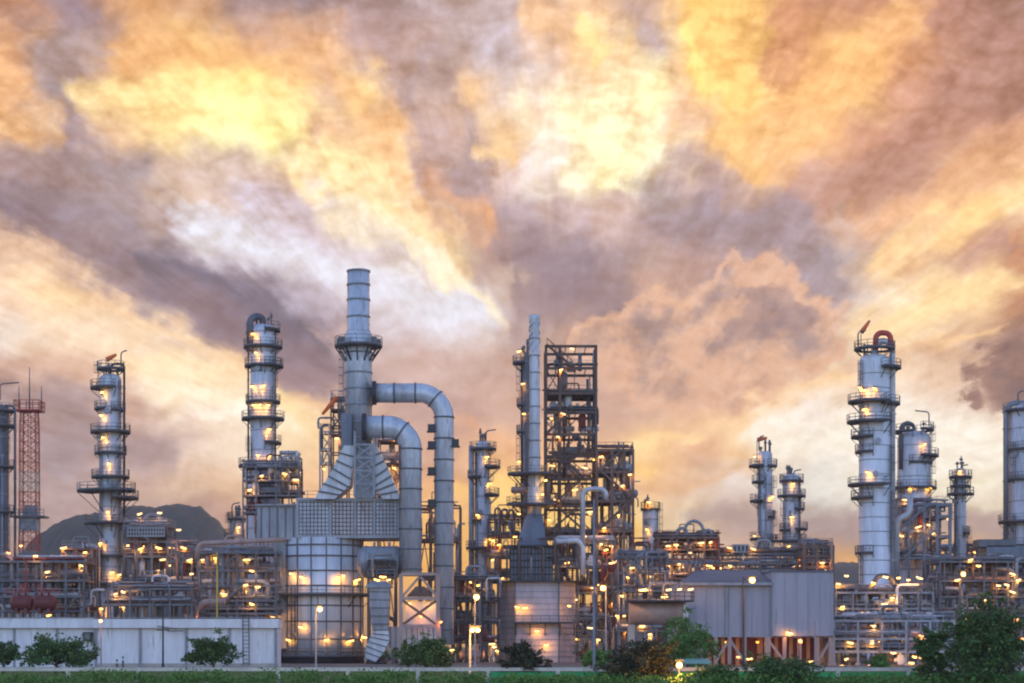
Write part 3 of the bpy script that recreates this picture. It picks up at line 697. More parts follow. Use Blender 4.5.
# duct outlet piece and lower ductwork
def lower_ducts():
    D = 292; s = S(D)
    t = thing('hopper_duct', 'small hooded grey duct that narrows and elbows near the ground, between furnace and braced frame', 'duct', (PX(384, D), D, 0))
    def q(a, b, y, hy=1.6): return [(PX(a, D), D - hy, PZ(y, D)), (PX(b, D), D - hy, PZ(y, D)), (PX(b, D), D + hy, PZ(y, D)), (PX(a, D), D + hy, PZ(y, D))]
    MB().loft(q(373, 388, 632, 1.3), q(370.5, 389.5, 607)).loft(q(370.5, 389.5, 607), q(370, 390, 588)).build('tapered_duct', GREYC, t)
    MB().loft(q(367, 392, 588, 2.0), q(367, 392, 585.5, 2.0)).loft(q(367, 392, 585.5, 2.0), q(373, 386, 581.5, 1.4)).build('hood', LSTEEL, t)
    e = MB()
    ring = [[(PX(375, D), PZ(630, D)), (PX(389, D), PZ(630, D))], [(PX(371, D), PZ(637, D)), (PX(390, D), PZ(641, D))], [(PX(367, D), PZ(646, D)), (PX(384, D), PZ(653, D))], [(PX(366, D), PZ(658, D)), (PX(376, D), PZ(662, D))]]
    for (a, b), (c, d) in zip(ring, ring[1:]):
        e.loft([(a[0], D - 1.5, a[1]), (b[0], D - 1.5, b[1]), (b[0], D + 1.5, b[1]), (a[0], D + 1.5, a[1])], [(c[0], D - 1.5, c[1]), (d[0], D - 1.5, d[1]), (d[0], D + 1.5, d[1]), (c[0], D + 1.5, c[1])])
    e.build('elbow', SILVER, t)
    st = MB()
    for i in range(7):
        f = i / 6 * 2.999; k = int(f); f -= k; (a, b_), (c2, d2_) = ring[k], ring[k + 1]
        st.bar((a[0] + (c2[0] - a[0]) * f - .06, D - 1.55, a[1] + (c2[1] - a[1]) * f), (b_[0] + (d2_[0] - b_[0]) * f + .06, D - 1.55, b_[1] + (d2_[1] - b_[1]) * f), 0.14, 0.16)
    st.build('stiffener', STEEL, t)
    st = MB()
    for y in (592, 600, 608, 616, 624): st.box((PX(380, D), D, PZ(y, D)), (20.4 * s - abs(y - 600) * 0.01, 3.35, 0.16))
    st.build('stiffener', STEEL, t)
    MB().lathe(PX(379, D), D + 0.5, [(1.1, 0), (1.1, 0.4), (0.9, 0.5), (0.9, 1.3)], 16).build('fan_base', DARK, t)
    t2 = thing('box_duct', 'long low ribbed grey box duct under the braced frame', 'duct', (PX(415, D), D + 3, 0))
    MB().box((PX(414, D), D + 3, PZ(637, D)), (52 * s, 3.4, 21 * s)).build('duct_casing', SILVER, t2)
    st = MB()
    for i in range(10): st.box((PX(390 + i * 5.4, D), D + 3, PZ(637, D)), (0.2, 3.7, 21.5 * s))
    st.build('stiffener', LSTEEL, t2)
    for px in (392, 414, 437): MB().box((PX(px, D), D + 3, PZ(650, D) / 2), (0.5, 1.0, PZ(649, D))).build('support_leg', STEEL, t2)
    # braced frame with a lit wall behind
    D = 290; s = S(D)
    t3 = thing('braced_support', 'pinkish steel frame, X-braced before a lamp-lit wall, below the fat duct', 'steel frame', (PX(420, D), D, 0))
    for px in (401, 438): MB().box((PX(px, D), D, PZ(574, D) / 2), (0.55, 0.55, PZ(574, D))).build('steel_column', PINKP, t3)
    for py in (574, 598.5, 626): MB().bar(P(401, py, D), P(438, py, D), 0.5, 0.45).build('beam', PINKP, t3)
    b = MB(); b.bar(P(402, 600, D), P(437, 625, D), 0.36); b.bar(P(437, 600, D) + Vector((0, 0.4, 0)), P(402, 625, D) + Vector((0, 0.4, 0)), 0.36); b.build('brace', BROWN, t3)
    b = MB(); b.bar(P(402, 597, D), P(420, 576, D), 0.34); b.bar(P(437, 597, D), P(420, 576, D), 0.34); b.build('brace', PINKP, t3)
    MB().loft([(PX(406, D), D + 1.5, PZ(596, D)), (PX(432, D), D + 1.5, PZ(596, D)), (PX(432, D), D + 4, PZ(596, D)), (PX(406, D), D + 4, PZ(596, D))],
              [(PX(415, D), D + 2, PZ(586, D)), (PX(424, D), D + 2, PZ(586, D)), (PX(424, D), D + 3, PZ(586, D)), (PX(415, D), D + 3, PZ(586, D))]).build('hood', BROWN, t3)
    MB().box((PX(420, D), D + 3.2, PZ(613, D)), (32 * s, 0.3, 24 * s)).build('wall_panel', PALE, t3)
    for px, py in ((409, 603), (430, 604), (420, 616)): work_light(t3, P(px, py, D) + Vector((0, 1.9, 0)), AMBER if py > 610 else HOT, 0.3)
    work_light(t3, P(441, 622, D) + Vector((0, -0.8, 0)), AMBER, 0.2)
    vessel_h(thing('drum', 'dark grey drum lying behind the hooded duct under the ribbed box', 'drum', (PX(380, 300), 300, 0)), (PX(381, 300), 300, PZ(562, 300)), 5.0, 2.4, GREYC)
    steel_frame('service_platform', 'dark railed platform in front of the dark grey drum', 'platform', [368, 395], 295, 4, [560, 570, 577], DARK, pipes=3, verts=2, gear=1, lamps=[(383, 577, HOT), (389, 580), (377, 580, HOT)], braces=1, seed=31, thick=0.25)
lower_ducts()
# ------------------------------------------------------------------ second heater with its slim chimney
def heater():
    D = 318; s = S(D)
    t = thing('square_heater', 'lilac grey eight-sided heater with ribbed walls, under the slim tapered chimney', 'furnace', (PX(537, D), D + 6, 0))
    # eight-sided body
    X, Y = PX(537, D), D + 6.3
    def octo(rx, ry, z): return [(X + rx * a, Y + ry * b, z) for a, b in ((-1, -.45), (-.55, -1), (.55, -1), (1, -.45), (1, .45), (.55, 1), (-.55, 1), (-1, .45))]
    def prism(mb, rx, ry, z0, z1):
        return mb.add(octo(rx, ry, z0) + octo(rx, ry, z1), [tuple(reversed(range(8))), tuple(range(8, 16))] + [(i, (i + 1) % 8, 8 + (i + 1) % 8, 8 + i) for i in range(8)])
    zt = PZ(582, D); rx = 39 * s
    prism(MB(), rx, 6.3, 0.0, zt).build('body', LILAC, t)
    for i, y in enumerate((586, 592, 598, 604, 610, 616, 622, 628, 634, 640, 646, 652, 657)):
        mb = MB(); prism(mb, rx + 0.09, 6.39, PZ(y, D), PZ(y, D) + 0.14); mb.build('stiffener', GREYC, t)
    o = octo(rx + 0.12, 6.42, 0)
    for i, (a, b) in enumerate(zip(o, o[1:] + o[:1])):
        if i not in (7, 0, 1, 2): continue
        for f in ((0, 0.5) if i == 0 else (0.0,)):
            x = a[0] + (b[0] - a[0]) * f; y = a[1] + (b[1] - a[1]) * f; MB().box((x, y, zt / 2), (0.2, 0.2, zt)).build('post', STEEL, t)
    mb = MB(); prism(mb, rx + 1.3, 7.4, zt, zt + 0.25); p = mb.build('top_deck', DARK, t)
    rb = MB(); rail_on(rb, octo(rx + 1.25, 7.35, zt + 0.25), 1.15, 1.5, 0.075, True); rb.build('railing', STEEL, p)
    mb = MB(); z = PZ(623, D); mb.box((PX(545, D), D - 1.0, z), (62 * s, 2.0, 0.25))
    for px in (516, 530, 545, 560, 574): mb.bar((PX(px, D), D - 1.9, z), (PX(px, D), D, z - 2.0), 0.14)
    p = mb.build('platform', DARK, t); rb = MB(); rail_on(rb, [(PX(514, D), D - 1.95, z), (PX(576, D), D - 1.95, z)], 1.15, 1.5, 0.075); rb.build('railing', STEEL, p)
    for px, py, m in ((517, 607, HOT), (525, 608, HOT), (569, 606, HOT), (537, 631, WARM), (546, 645, WARM)): work_light(t, (PX(px, D), D - 0.9, PZ(py, D)), m, 0.5)
    # dark upper section hung with pipes
    xa, xb = PX(510, D), PX(553, D); za, zb = zt + 0.25, PZ(546, D)
    b = MB().box(((xa + xb) / 2, Y, (za + zb) / 2), (xb - xa, 7.0, zb - za)).build('convection_box', BLUEG, t)
    g = MB()
    for i in range(13): g.box((xa + (xb - xa) * i / 12, Y - 3.6, (za + zb) / 2), (0.24 if i % 3 == 0 else 0.13, 0.25, zb - za))
    for i in range(6): g.box(((xa + xb) / 2, Y - 3.58, za + (zb - za) * i / 5), (xb - xa, 0.18, 0.2))
    g.build('pipe_rows', DARK, b)
    mb = MB(); mb.box(((xa + xb) / 2, Y, zb + 0.15), (xb - xa + 2.4, 9, 0.24)); p = mb.build('top_deck', DARK, t)
    rb = MB(); rail_on(rb, [(xa - 1.1, Y - 4.4, zb + .27), (xb + 1.1, Y - 4.4, zb + .27), (xb + 1.1, Y + 4.4, zb + .27)], 1.15, 1.4, 0.075); rb.build('railing', STEEL, p)
    # neck
    zc = PZ(512, D); c = PX(535, D)
    MB().loft([(xa + 1, Y - 3, zb + .27), (xb - 1, Y - 3, zb + .27), (xb - 1, Y + 3, zb + .27), (xa + 1, Y + 3, zb + .27)],
              [(c - 1.3, Y - 1.3, zc), (c + 1.3, Y - 1.3, zc), (c + 1.3, Y + 1.3, zc), (c - 1.3, Y + 1.3, zc)]).build('neck', BLUEG, t)
    for i in range(7): stp = flanged_pipe(t, [(PX(495 + i * 12, D), D - 0.5 - (i % 2) * 0.4, zt + 0.3), (PX(495 + i * 12, D), D - 0.5 - (i % 2) * 0.4, zt + 4 + (i % 3) * 1.5), (PX(510 + i * 6, D), Y - 3.2, zt + 4 + (i % 3) * 1.5)], 0.16, R.choice((STEEL, BROWN, LSTEEL)), 0.5, n=8)
    k = thing('chimney', 'slim pale chimney with a ringed cap, rising in front of the tall open steel tower', 'chimney', (c, Y, zc))
    def z2(y): return PZ(y, D + 6.3)
    s2 = S(D + 6.3); r = 5.4 * s2
    MB().lathe(c, Y, [(r * 1.3, zc - 0.5), (r * 1.3, z2(500)), (r * 1.08, z2(470)), (r, z2(420)), (r * 0.94, z2(345)), (r * 0.86, z2(322)), (r * 1.02, z2(319)), (r * 1.02, z2(316)), (r * 0.85, z2(315)), (r * 0.8, z2(318))], 28).build('shaft', DUCT, k)
    y = 338
    while y < 505:
        q = r * (1.0 if y < 430 else 1.1); MB().lathe(c, Y, [(q - 0.06, z2(y)), (q + 0.1, z2(y)), (q + 0.1, z2(y) - 0.2), (q - 0.06, z2(y) - 0.2)], 28).build('ring_band', GREYC, k); y += 17
    # spiral fins near the mouth
    for h in range(3):
        mb = MB(); n = 40; pr = None
        for i in range(n + 1):
            a = h * 2 * PI / 3 + i / n * 2 * PI * 1.1; zq = z2(352) + (z2(321) - z2(352)) * i / n
            p = Vector((c + math.cos(a) * (r * 0.93 + 0.1), Y + math.sin(a) * (r * 0.93 + 0.1), zq))
            if pr is not None: mb.bar(pr, p, 0.08, 0.28)
            pr = p
        mb.build('spiral_fin', DUCT, k)
    ring_platform(k, c, Y, z2(474), r * 1.08, 2.2, 'A', DARK, STEEL); ring_platform(k, c, Y, z2(505), r * 1.3, 2.4, 'A', DARK, STEEL)
    ladder(k, c - r - 0.3, Y - 0.4, z2(474), z2(365), -0.95, -0.3)
    for px, py in ((546, 478), (543, 492), (519, 512)): work_light(k, (PX(px, D), Y - 1.6, PZ(py, D)), HOT, 0.4)
    # brown drum stuck out on the left of the column
    vessel_h(tag_thing('drum', 'small brown drum sticking out left of the narrow dark column behind the slim chimney', 'drum', P(519, 490, 334)), P(519, 490, 334), 2.2, 0.55, PINKP)
def tag_thing(name, label, cat, p, group=None): return thing(name, label, cat, (p[0], p[1], 0), group)
heater()

# ------------------------------------------------------------------ open steel structures and pipe racks
steel_frame('steel_tower', 'tall open steel tower with eight floors of machinery, behind the slim chimney', 'steel tower', [546, 560, 596], 330, 9,
            [345, 367, 392, 411, 433, 455, 478, 505, 535, 560, 590, 620], TOWERM, pipes=32, verts=26, gear=34, braces=16, nl=4, seed=3, stair=8, deck=0.55, thick=0.44, roof=True,
            lamps=[(572, 349), (561, 370), (563, 414), (558, 437), (552, 466, HOT), (585, 468), (575, 490, HOT), (549, 520, HOT), (590, 512), (556, 500)], pm=[GREYC, STEEL, STEEL, BROWN, DARK])
steel_frame('steel_tower', 'lower rusty steel tower crammed with pipes, right of the tall open one', 'steel tower', [597, 612, 624, 633], 326, 9, [449, 471, 500, 530, 556, 581, 605, 628], BROWN,
            pipes=26, verts=24, gear=26, braces=9, nl=8, seed=4, stair=5, deck=0.8, thick=0.42, lamps=[(601, 457, HOT), (622, 486), (618, 515, HOT), (606, 550, HOT), (604, 528), (614, 572), (613, 603)])
steel_frame('process_structure', 'dark steel frame under the tall open tower, in front of its lowest floors', 'steel frame', [558, 578, 597, 614], 322, 7, [541, 566, 592, 617, 636], STEEL,
            pipes=22, verts=18, gear=16, braces=4, nl=8, seed=5, stair=3, lamps=[(584, 536, HOT), (567, 563, HOT), (593, 588), (575, 600)])
D = 318
t = thing('overhead_pipe', 'silver pipe bent over in an upside-down U, in front of the lower rusty tower', 'pipe', (PX(583, D), D, 0))
flanged_pipe(t, [P(583, 560, D), P(583, 489, D), P(606, 489, D), P(606, 500, D)], 0.38, SILVER, 1.0, n=14)
t = thing('overhead_pipe', 'thick pale level pipe right of the slim chimney foot', 'pipe', (PX(570, D), D, 0))
flanged_pipe(t, [P(553, 542, D), P(583, 540, D), P(583, 575, D)], 0.42, PALE, 1.2, n=14)
flanged_pipe(thing('overhead_pipe', 'long pinkish level pipe running from the pipe racks to the round furnace', 'pipe', (PX(240, 288), 288, 0)),
             [P(286, 539.5, 288), P(199, 543.5, 288), P(197, 560, 288)], 0.36, PINKP, 0.6, n=12)
steel_frame('pipe_rack', 'dark pipe frame with red tanks, low beside the lattice mast foot', 'pipe rack', [-6, 18, 42, 66, 84], 305, 8, [561, 580, 596, 610], STEEL,
            pipes=18, verts=14, gear=6, braces=4, nl=4, seed=6, lamps=[(9, 553, AMBER), (48, 572), (36, 556)])
for px, lab in ((22, 'dark red tank nearest the left edge, behind the white building'), (45, 'dark red tank right under the lattice mast, behind the white building')):
    c = P(px, 603, 296); t = tag_thing('storage_tank', lab, 'tank', c, 'dark red tanks')
    vessel_h(t, c, 2.3, 1.15, DRED, 'tank_shell')
    mb = MB(); rail_on(mb, [(c.x - 2.3, c.y - 0.6, c.z + 1.15), (c.x + 2.3, c.y - 0.6, c.z + 1.15)], 1.0, 1.1, 0.07); mb.build('railing', REDP, t)
steel_frame('pipe_rack', 'brown railed pipe frame left of the slim column with many platforms', 'pipe rack', [62, 76, 92], 312, 6, [548, 566, 590], BROWN,
            pipes=8, verts=8, gear=4, braces=2, nl=3, seed=7, lamps=[(83, 558), (50, 575), (64, 548)])
steel_frame('process_structure', 'tall grey frame with a louvred top box, right of the slim column with many platforms', 'steel frame', [124, 137, 152, 167], 316, 8, [525, 541, 556, 578, 597], STEEL,
            pipes=18, verts=16, gear=10, braces=5, nl=5, seed=8, stair=2, deck=0.8, lamps=[(141, 549, HOT), (159, 548, HOT), (140, 514), (160, 513), (158, 571), (122, 607)])
D = 315; t = thing('air_cooler', 'long dark louvred air cooler box on top of the tall grey frame', 'air cooler', (PX(145, D), D, PZ(538, D)))
MB().box((PX(146, D), D + 3, PZ(532, D)), (38 * S(D), 6, 11 * S(D))).build('casing', DARK, t)
g = MB()
for i in range(14): g.box((PX(128 + i * 2.8, D), D - 0.08, PZ(532, D)), (0.14, 0.16, 1.6))
for i in range(3): g.box((PX(146, D), D - 0.1, PZ(528 + i * 4, D)), (38 * S(D), 0.2, 0.16))
g.build('louvre', GREYC, t)
steel_frame('process_structure', 'pipe frame below the hazy hill with a row of lamps along its top', 'steel frame', [168, 182, 198], 310, 8, [546, 561, 580, 599], STEEL,
            pipes=16, verts=13, gear=9, braces=3, nl=4, seed=9, stair=1, lamps=[(172, 548, HOT), (184, 548, HOT), (190, 560), (179, 530)])
steel_frame('pipe_rack', 'lamp-lit pipe frame under the long pinkish pipe, left of the round furnace', 'pipe rack', [199, 218, 237, 256, 276], 297, 9, [552, 570, 585, 600, 613], STEEL,
            pipes=30, verts=20, gear=10, braces=4, nl=7, seed=10, stair=1, pm=[SILVER, PINKP, GREYC, LSTEEL, BROWN],
            lamps=[(203, 560), (247, 560, HOT), (252, 571, HOT), (246, 585), (258, 587, HOT), (252, 604, HOT), (192, 574), (224, 594)])
steel_frame('pipe_rack', 'low pipe frame just behind the roof of the white building', 'pipe rack', [108, 130, 150, 170, 192], 290, 6, [588, 604], STEEL, pipes=18, verts=10, gear=6, braces=2, nl=3, seed=11)
D = 293; t = thing('overhead_pipe', 'orange-lit bent pipe low between the white building and the round furnace', 'pipe', (PX(195, D), D, 0))
flanged_pipe(t, [P(225, 601, D), P(196, 603, D), P(194, 640, D)], 0.5, PINKP, 1.4, n=12)
work_light(t, P(197, 617, D) + Vector((0, -1, 0)), AMBER, 0.2)
steel_frame('pipe_rack', 'brown pipe frame against the bright horizon, right of the short column', 'pipe rack', [488, 500, 512, 523], 332, 7, [519, 535, 556, 575], BROWN,
            pipes=12, verts=10, gear=5, braces=2, nl=4, seed=12, lamps=[(499, 545, HOT), (515, 537, HOT), (493, 560, HOT)])
for i, px in enumerate((497, 504, 511)):
    D = 330; t = thing('loop_pipe', ('left', 'middle', 'right')[i] + ' one of three thin pipe loops standing on the brown pipe frame', 'pipe', (PX(px, D), D, PZ(519, D)), 'thin pipe loops')
    flanged_pipe(t, [P(px - 2, 520, D), P(px - 2, 508 + i, D), P(px + 3, 508 + i, D), P(px + 3, 520, D)], 0.16, BROWN, 0.4, n=8)
steel_frame('pipe_rack', 'dark shaded pipe frame behind the twin street lamps', 'pipe rack', [452, 466, 482, 498], 312, 8, [579, 600, 622, 642], DARK, pipes=18, verts=14, gear=12, braces=3, nl=4, seed=13,  # the shadow in this gap is put into the dark steel colour
            lamps=[(492, 644), (497, 651, HOT), (452, 650)])
steel_frame('pipe_rack', 'narrow brown frame between the two big ducts and the short column', 'pipe rack', [419, 430, 460], 322, 6, [505, 540, 578, 610], BROWN, pipes=7, verts=7, gear=4, braces=2, nl=3, seed=14)
steel_frame('pipe_rack', 'busy lamp-lit pipe frame right of the rusty tower foot', 'pipe rack', [618, 636, 652, 668], 312, 9, [556, 572, 590, 612, 630], STEEL, pipes=22, verts=18, gear=13, braces=3, nl=8, seed=15, stair=2,
            lamps=[(632, 568), (648, 590, HOT), (612, 563), (622, 596, HOT), (617, 616, HOT), (643, 590), (642, 626), (590, 628)])
steel_frame('pipe_rack', 'long pipe frame with arched pipes on top, above the grey shed roof', 'pipe rack', [658, 672, 688, 704, 719], 330, 9, [537, 549, 564, 578], BROWN, pipes=22, verts=18, gear=9, braces=3, nl=8, seed=16,
            lamps=[(668, 546), (676, 545, HOT), (690, 553), (668, 566, HOT), (680, 564), (709, 566, HOT), (663, 572), (701, 543), (652, 583)])
for i, (px, w, h) in enumerate(((682, 5, 9), (694, 9, 16), (708, 3, 7))):
    D = 331; t = thing('loop_pipe', ('low wide', 'tall arched', 'small square')[i] + ' pipe loop on the long pipe frame above the grey shed', 'pipe', (PX(px, D), D, PZ(537, D)), 'arched pipes')
    flanged_pipe(t, [P(px - w, 537, D), P(px - w, 537 - h, D), P(px + w, 537 - h, D), P(px + w, 537, D)], 0.26, GREYC, 2.0 if i < 2 else 0.4, n=10)
steel_frame('pipe_rack', 'low level pipe band running behind the grey shed roof', 'pipe rack', [719, 740, 760, 780, 802], 336, 6, [553, 563, 574], STEEL, pipes=22, verts=8, gear=7, braces=2, nl=6, seed=17,
            lamps=[(729, 548), (753, 549), (713, 568), (730, 566)])
D = 335; t = thing('roof_box', 'pale equipment box on the pipe band left of the slim column with a davit', 'equipment box', (PX(741, D), D, PZ(553, D)))
MB().box((PX(741, D), D + 1.5, PZ(548.5, D)), (16 * S(D), 3, 8.5 * S(D))).build('casing', GREYC, t)
g = MB()
for i in range(4): g.box((PX(735 + i * 4, D), D - 0.05, PZ(548.5, D)), (0.3, 0.1, 0.9))
g.build('louvre', DARK, t)
steel_frame('process_structure', 'brown gantry frame right of the lamp-lit column, above the shed end wall', 'steel frame', [804, 817, 833], 330, 7, [545, 555, 566, 577], BROWN, pipes=12, verts=8, gear=4, braces=1, nl=2, seed=18,
            lamps=[(822, 563), (826, 574, HOT)], thick=0.45)
steel_frame('process_structure', 'blue grey steel cage round the broad grey column', 'steel frame', [897, 909, 924, 937], 326, 12, [503, 530, 557], BLUEG, pipes=14, verts=18, gear=9, braces=1, nl=4, seed=19, stair=2, thick=0.36, deck=0.3,
            lamps=[(901, 536, HOT), (918, 527), (928, 525), (905, 500)])
steel_frame('pipe_gantry', 'grey portal frame right of the steel cage, open to the sunset', 'gantry', [937, 950], 328, 8, [503, 515, 535, 554, 572], BLUEG, pipes=4, verts=3, gear=1, braces=0, nl=1, seed=20, thick=0.5, deck=0.1, lamps=[(943, 565, HOT)])
D = 322; t = thing('overhead_pipe', 'silver bent pipe stepping from the thick column to the steel cage', 'pipe', (PX(898, D), D, 0))
flanged_pipe(t, [P(896.5, 585, D), P(896.5, 518, D), P(910, 516, D), P(910, 498, D)], 0.5, SILVER, 1.2, n=12)
steel_frame('pipe_rack', 'grey three-storey pipe rack at the foot of the thick silver column', 'pipe rack', [836, 853, 866, 884, 900, 918, 933], 288, 10, [592, 608, 624, 636, 650], LSTEEL,
            pipes=34, verts=18, gear=10, braces=3, nl=6, seed=24, stair=1, lamps=[(846, 576), (838, 584), (842, 607, HOT), (873, 583, HOT), (885, 577), (898, 578, HOT), (908, 580), (919, 578), (874, 614, HOT),
            (871, 626), (907, 633, HOT), (895, 636), (872, 641), (892, 598), (884, 604)], pm=[SILVER, LSTEEL, GREYC, PALE, STEEL])
steel_frame('pipe_rack', 'low front pipe rack with lamps near the ground, left of the big dark tree', 'pipe rack', [834, 858, 882, 906, 930, 954], 272, 5, [620, 638, 651], GREYC,
            pipes=22, verts=14, gear=8, braces=2, nl=5, seed=25, lamps=[(846, 659), (839, 666), (922, 657), (911, 663, HOT), (941, 664, HOT), (921, 636, AMBER), (893, 653), (867, 666)], pm=[SILVER, LSTEEL, GREYC, STEEL, BROWN])
steel_frame('pipe_rack', 'dark frame low under the broad column at the right edge', 'pipe rack', [940, 960, 984, 1008, 1034], 310, 10, [561, 580, 596, 615], STEEL, pipes=24, verts=16, gear=10, braces=3, nl=6, seed=26,
            lamps=[(1012, 574), (1018, 580), (1012, 592), (957, 580), (978, 566, HOT), (970, 560, HOT)])
D = 322; t = thing('equipment_block', 'dark boxy plant block at the foot of the broad column at the right edge', 'plant block', (PX(1005, D), D, 0))
MB().box((PX(1008, D), D + 3, PZ(558, D)), (42 * S(D), 6, 25 * S(D))).build('casing', BLUEG, t)
mb = MB(); mb.box((PX(1006, D), D + 2, PZ(570, D)), (56 * S(D), 10, 0.4)); p = mb.build('platform', DARK, t)
rb = MB(); rail_on(rb, [(PX(978, D), D - 2.9, PZ(570, D)), (PX(1034, D), D - 2.9, PZ(570, D))], 1.2, 1.6, 0.08); rb.build('railing', STEEL, p)
for px in (982, 1000, 1018, 1032): MB().box((PX(px, D), D, PZ(572, D) / 2), (0.5, 0.5, PZ(572, D))).build('support_leg', DARK, t)
mb = MB(); mb.box((PX(997, D), D + 2, PZ(543, D)), (6, 4, 1.2)); mb.build('cap_plate', STEEL, t)
steel_frame('pipe_rack', 'far lamp-lit pipe frame glowing behind the big dark tree', 'pipe rack', [940, 956, 972, 990], 352, 8, [548, 562, 580], BROWN, pipes=12, verts=10, gear=6, braces=2, nl=8, seed=27, lm=HOT)

# horizontal drum by the shed
D = 263; t = thing('storage_drum', 'long brownish horizontal tank with a white end cap, left of the grey shed', 'tank', (PX(655, D), D, 0))
c = P(655, 612, D); r = 13 * S(D)
MB().tube([(PX(630, D), D + 2, c.z), (PX(684, D), D + 2, c.z)], r, 24).build('tank_shell', PINKP, t)
pts = []; rs = []
for i in range(6):
    a = PI / 2 * i / 5; pts.append((PX(684, D) + r * 0.45 * math.sin(a), D + 2, c.z)); rs.append(max(0.04, r * math.cos(a)))
MB().tube(pts, rs, 24).build('end_cap', WHITEP, t)
for px in (632, 672): MB().box((PX(px, D), D + 2, PZ(625, D) / 2), (0.8, 2.4, PZ(624, D))).build('saddle', CONC, t)
mb = MB(); z = PZ(601, D); mb.box((PX(660, D), D + 1, z), (66 * S(D), 5, 0.22)); p = mb.build('platform', DARK, t)
rb = MB(); rail_on(rb, [(PX(627, D), D - 1.45, z), (PX(693, D), D - 1.45, z), (PX(693, D), D + 3, z)], 1.15, 1.3, 0.08); rb.build('railing', DARK, p)
for px, py in ((642, 590), (668, 590), (679, 589.5), (690, 589.5), (664, 597)): work_light(t, (PX(px, D), D - 1.0, PZ(py, D)), WARM, 0.55, R.uniform(-0.4, 0.4))
for px in (650, 664): flanged_pipe(t, [(PX(px, D), D + 1.5, c.z + r * 0.9), (PX(px, D), D + 1.5, z + 2.4), (PX(px + 14, D), D + 1.5, z + 2.4)], 0.18, LSTEEL, 0.5, n=8)

# ------------------------------------------------------------------ grey shed on stilts
def shed():
    D = 268; s = S(D)
    t = thing('grey_shed', 'big windowless grey shed raised on pink-lit stilts, right of centre', 'shed', (PX(755, D), D, 0))
    dep = 16
    def slab(name, pa, pb, pt, pbot, y, m, parent=t, d=dep):
        return MB().box(((PX(pa, D) + PX(pb, D)) / 2, y + d / 2, (PZ(pt, D) + PZ(pbot, D)) / 2), (PX(pb, D) - PX(pa, D), d, PZ(pt, D) - PZ(pbot, D))).build(name, m, parent)
    a = slab('long_wall_block', 681, 772.2, 583, 637, D + 0.6, SHED); b = slab('end_block', 772.2, 833.5, 572, 636, D, SHED)
    # sheet ribs
    rb = MB(); px = 683.5
    while px < 772: rb.box((PX(px, D), D + 0.57, (PZ(584, D) + PZ(637, D)) / 2), (0.07, 0.06, PZ(584, D) - PZ(637, D))); px += 11.5
    rb.build('cladding_rib', SHED, a)
    rb = MB(); px = 773.5
    while px < 833: rb.box((PX(px, D), D - 0.03, (PZ(573, D) + PZ(636, D)) / 2), (0.07, 0.06, PZ(573, D) - PZ(636, D))); px += 11.5
    rb.build('cladding_rib', SHED, b)
    for px in (727, 744, 771.5): MB().box((PX(px, D), D + 0.45, (PZ(583, D) + PZ(637, D)) / 2), (0.3, 0.32, PZ(583, D) - PZ(637, D))).build('downpipe', LSTEEL, a)
    # roof rises from the eave to a ridge at the back
    x0, x1 = PX(680, D), PX(772, D); ze = PZ(583, D); zr = PZ(571.5, D + dep)
    MB().loft([(x0, D - 0.1, ze), (x1, D - 0.1, ze), (x1, D + dep, zr), (PX(699, D + dep), D + dep, zr)], [(x0, D - 0.1, ze + 0.25), (x1, D - 0.1, ze + 0.25), (x1, D + dep, zr + 0.25), (PX(699, D + dep), D + dep, zr + 0.25)]).build('roof', SHEDR, t)
    MB().box(((x0 + x1) / 2, D - 0.15, ze - 0.12), (x1 - x0, 0.35, 0.4)).build('gutter', LSTEEL, t)
    MB().box(((PX(772, D) + PX(834, D)) / 2, D + dep / 2, PZ(572, D) + 0.12), (PX(834.5, D) - PX(771.6, D), dep + 0.4, 0.24)).build('roof', SHEDR, t)
    for px in (716, 730, 745, 768, 785, 800, 818, 832):  # red lamplight under the shed is put into the pink of stilts and braces
        w = 0.75 if px in (768, 832) else 0.5
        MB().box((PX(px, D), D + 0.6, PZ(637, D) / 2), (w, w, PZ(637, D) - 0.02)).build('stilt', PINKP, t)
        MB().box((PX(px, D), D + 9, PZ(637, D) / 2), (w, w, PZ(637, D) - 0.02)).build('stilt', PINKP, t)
    for pa, pb in ((785, 768), (818, 832), (716, 730), (745, 730)): MB().bar(P(pa, 662, D) + Vector((0, 0.6, 0)), P(pb, 639, D) + Vector((0, 0.6, 0)), 0.34).build('brace', PINKP, t)
    MB().box((PX(775, D), D + 11, PZ(637, D) / 2), (PX(834, D) - PX(716, D), 0.3, PZ(637, D) - 0.05)).build('back_wall', DRED, t)  # dark red colour stands in for the red light under the shed
    for px, py, m in ((789, 633, WARM), (752, 659, WARM), (813, 662, WARM), (742, 657, WARM)): work_light(t, P(px, py, D) + Vector((0, -0.6 if py < 640 else 3, 0)), m, 0.5)
    for px in (730, 762, 806): work_light(t, P(px, 642, D) + Vector((0, 5, 0)), AMBER, 0.25, 0)
    for i in range(5):
        flanged_pipe(t, [(PX(690 + i * 5, D), D + 14, zr), (PX(690 + i * 5, D), D + 14, zr + 1.2), (PX(700 + i * 18, D), D + 14, zr + 1.2)], 0.14, LSTEEL, 0.3, n=8)
shed()

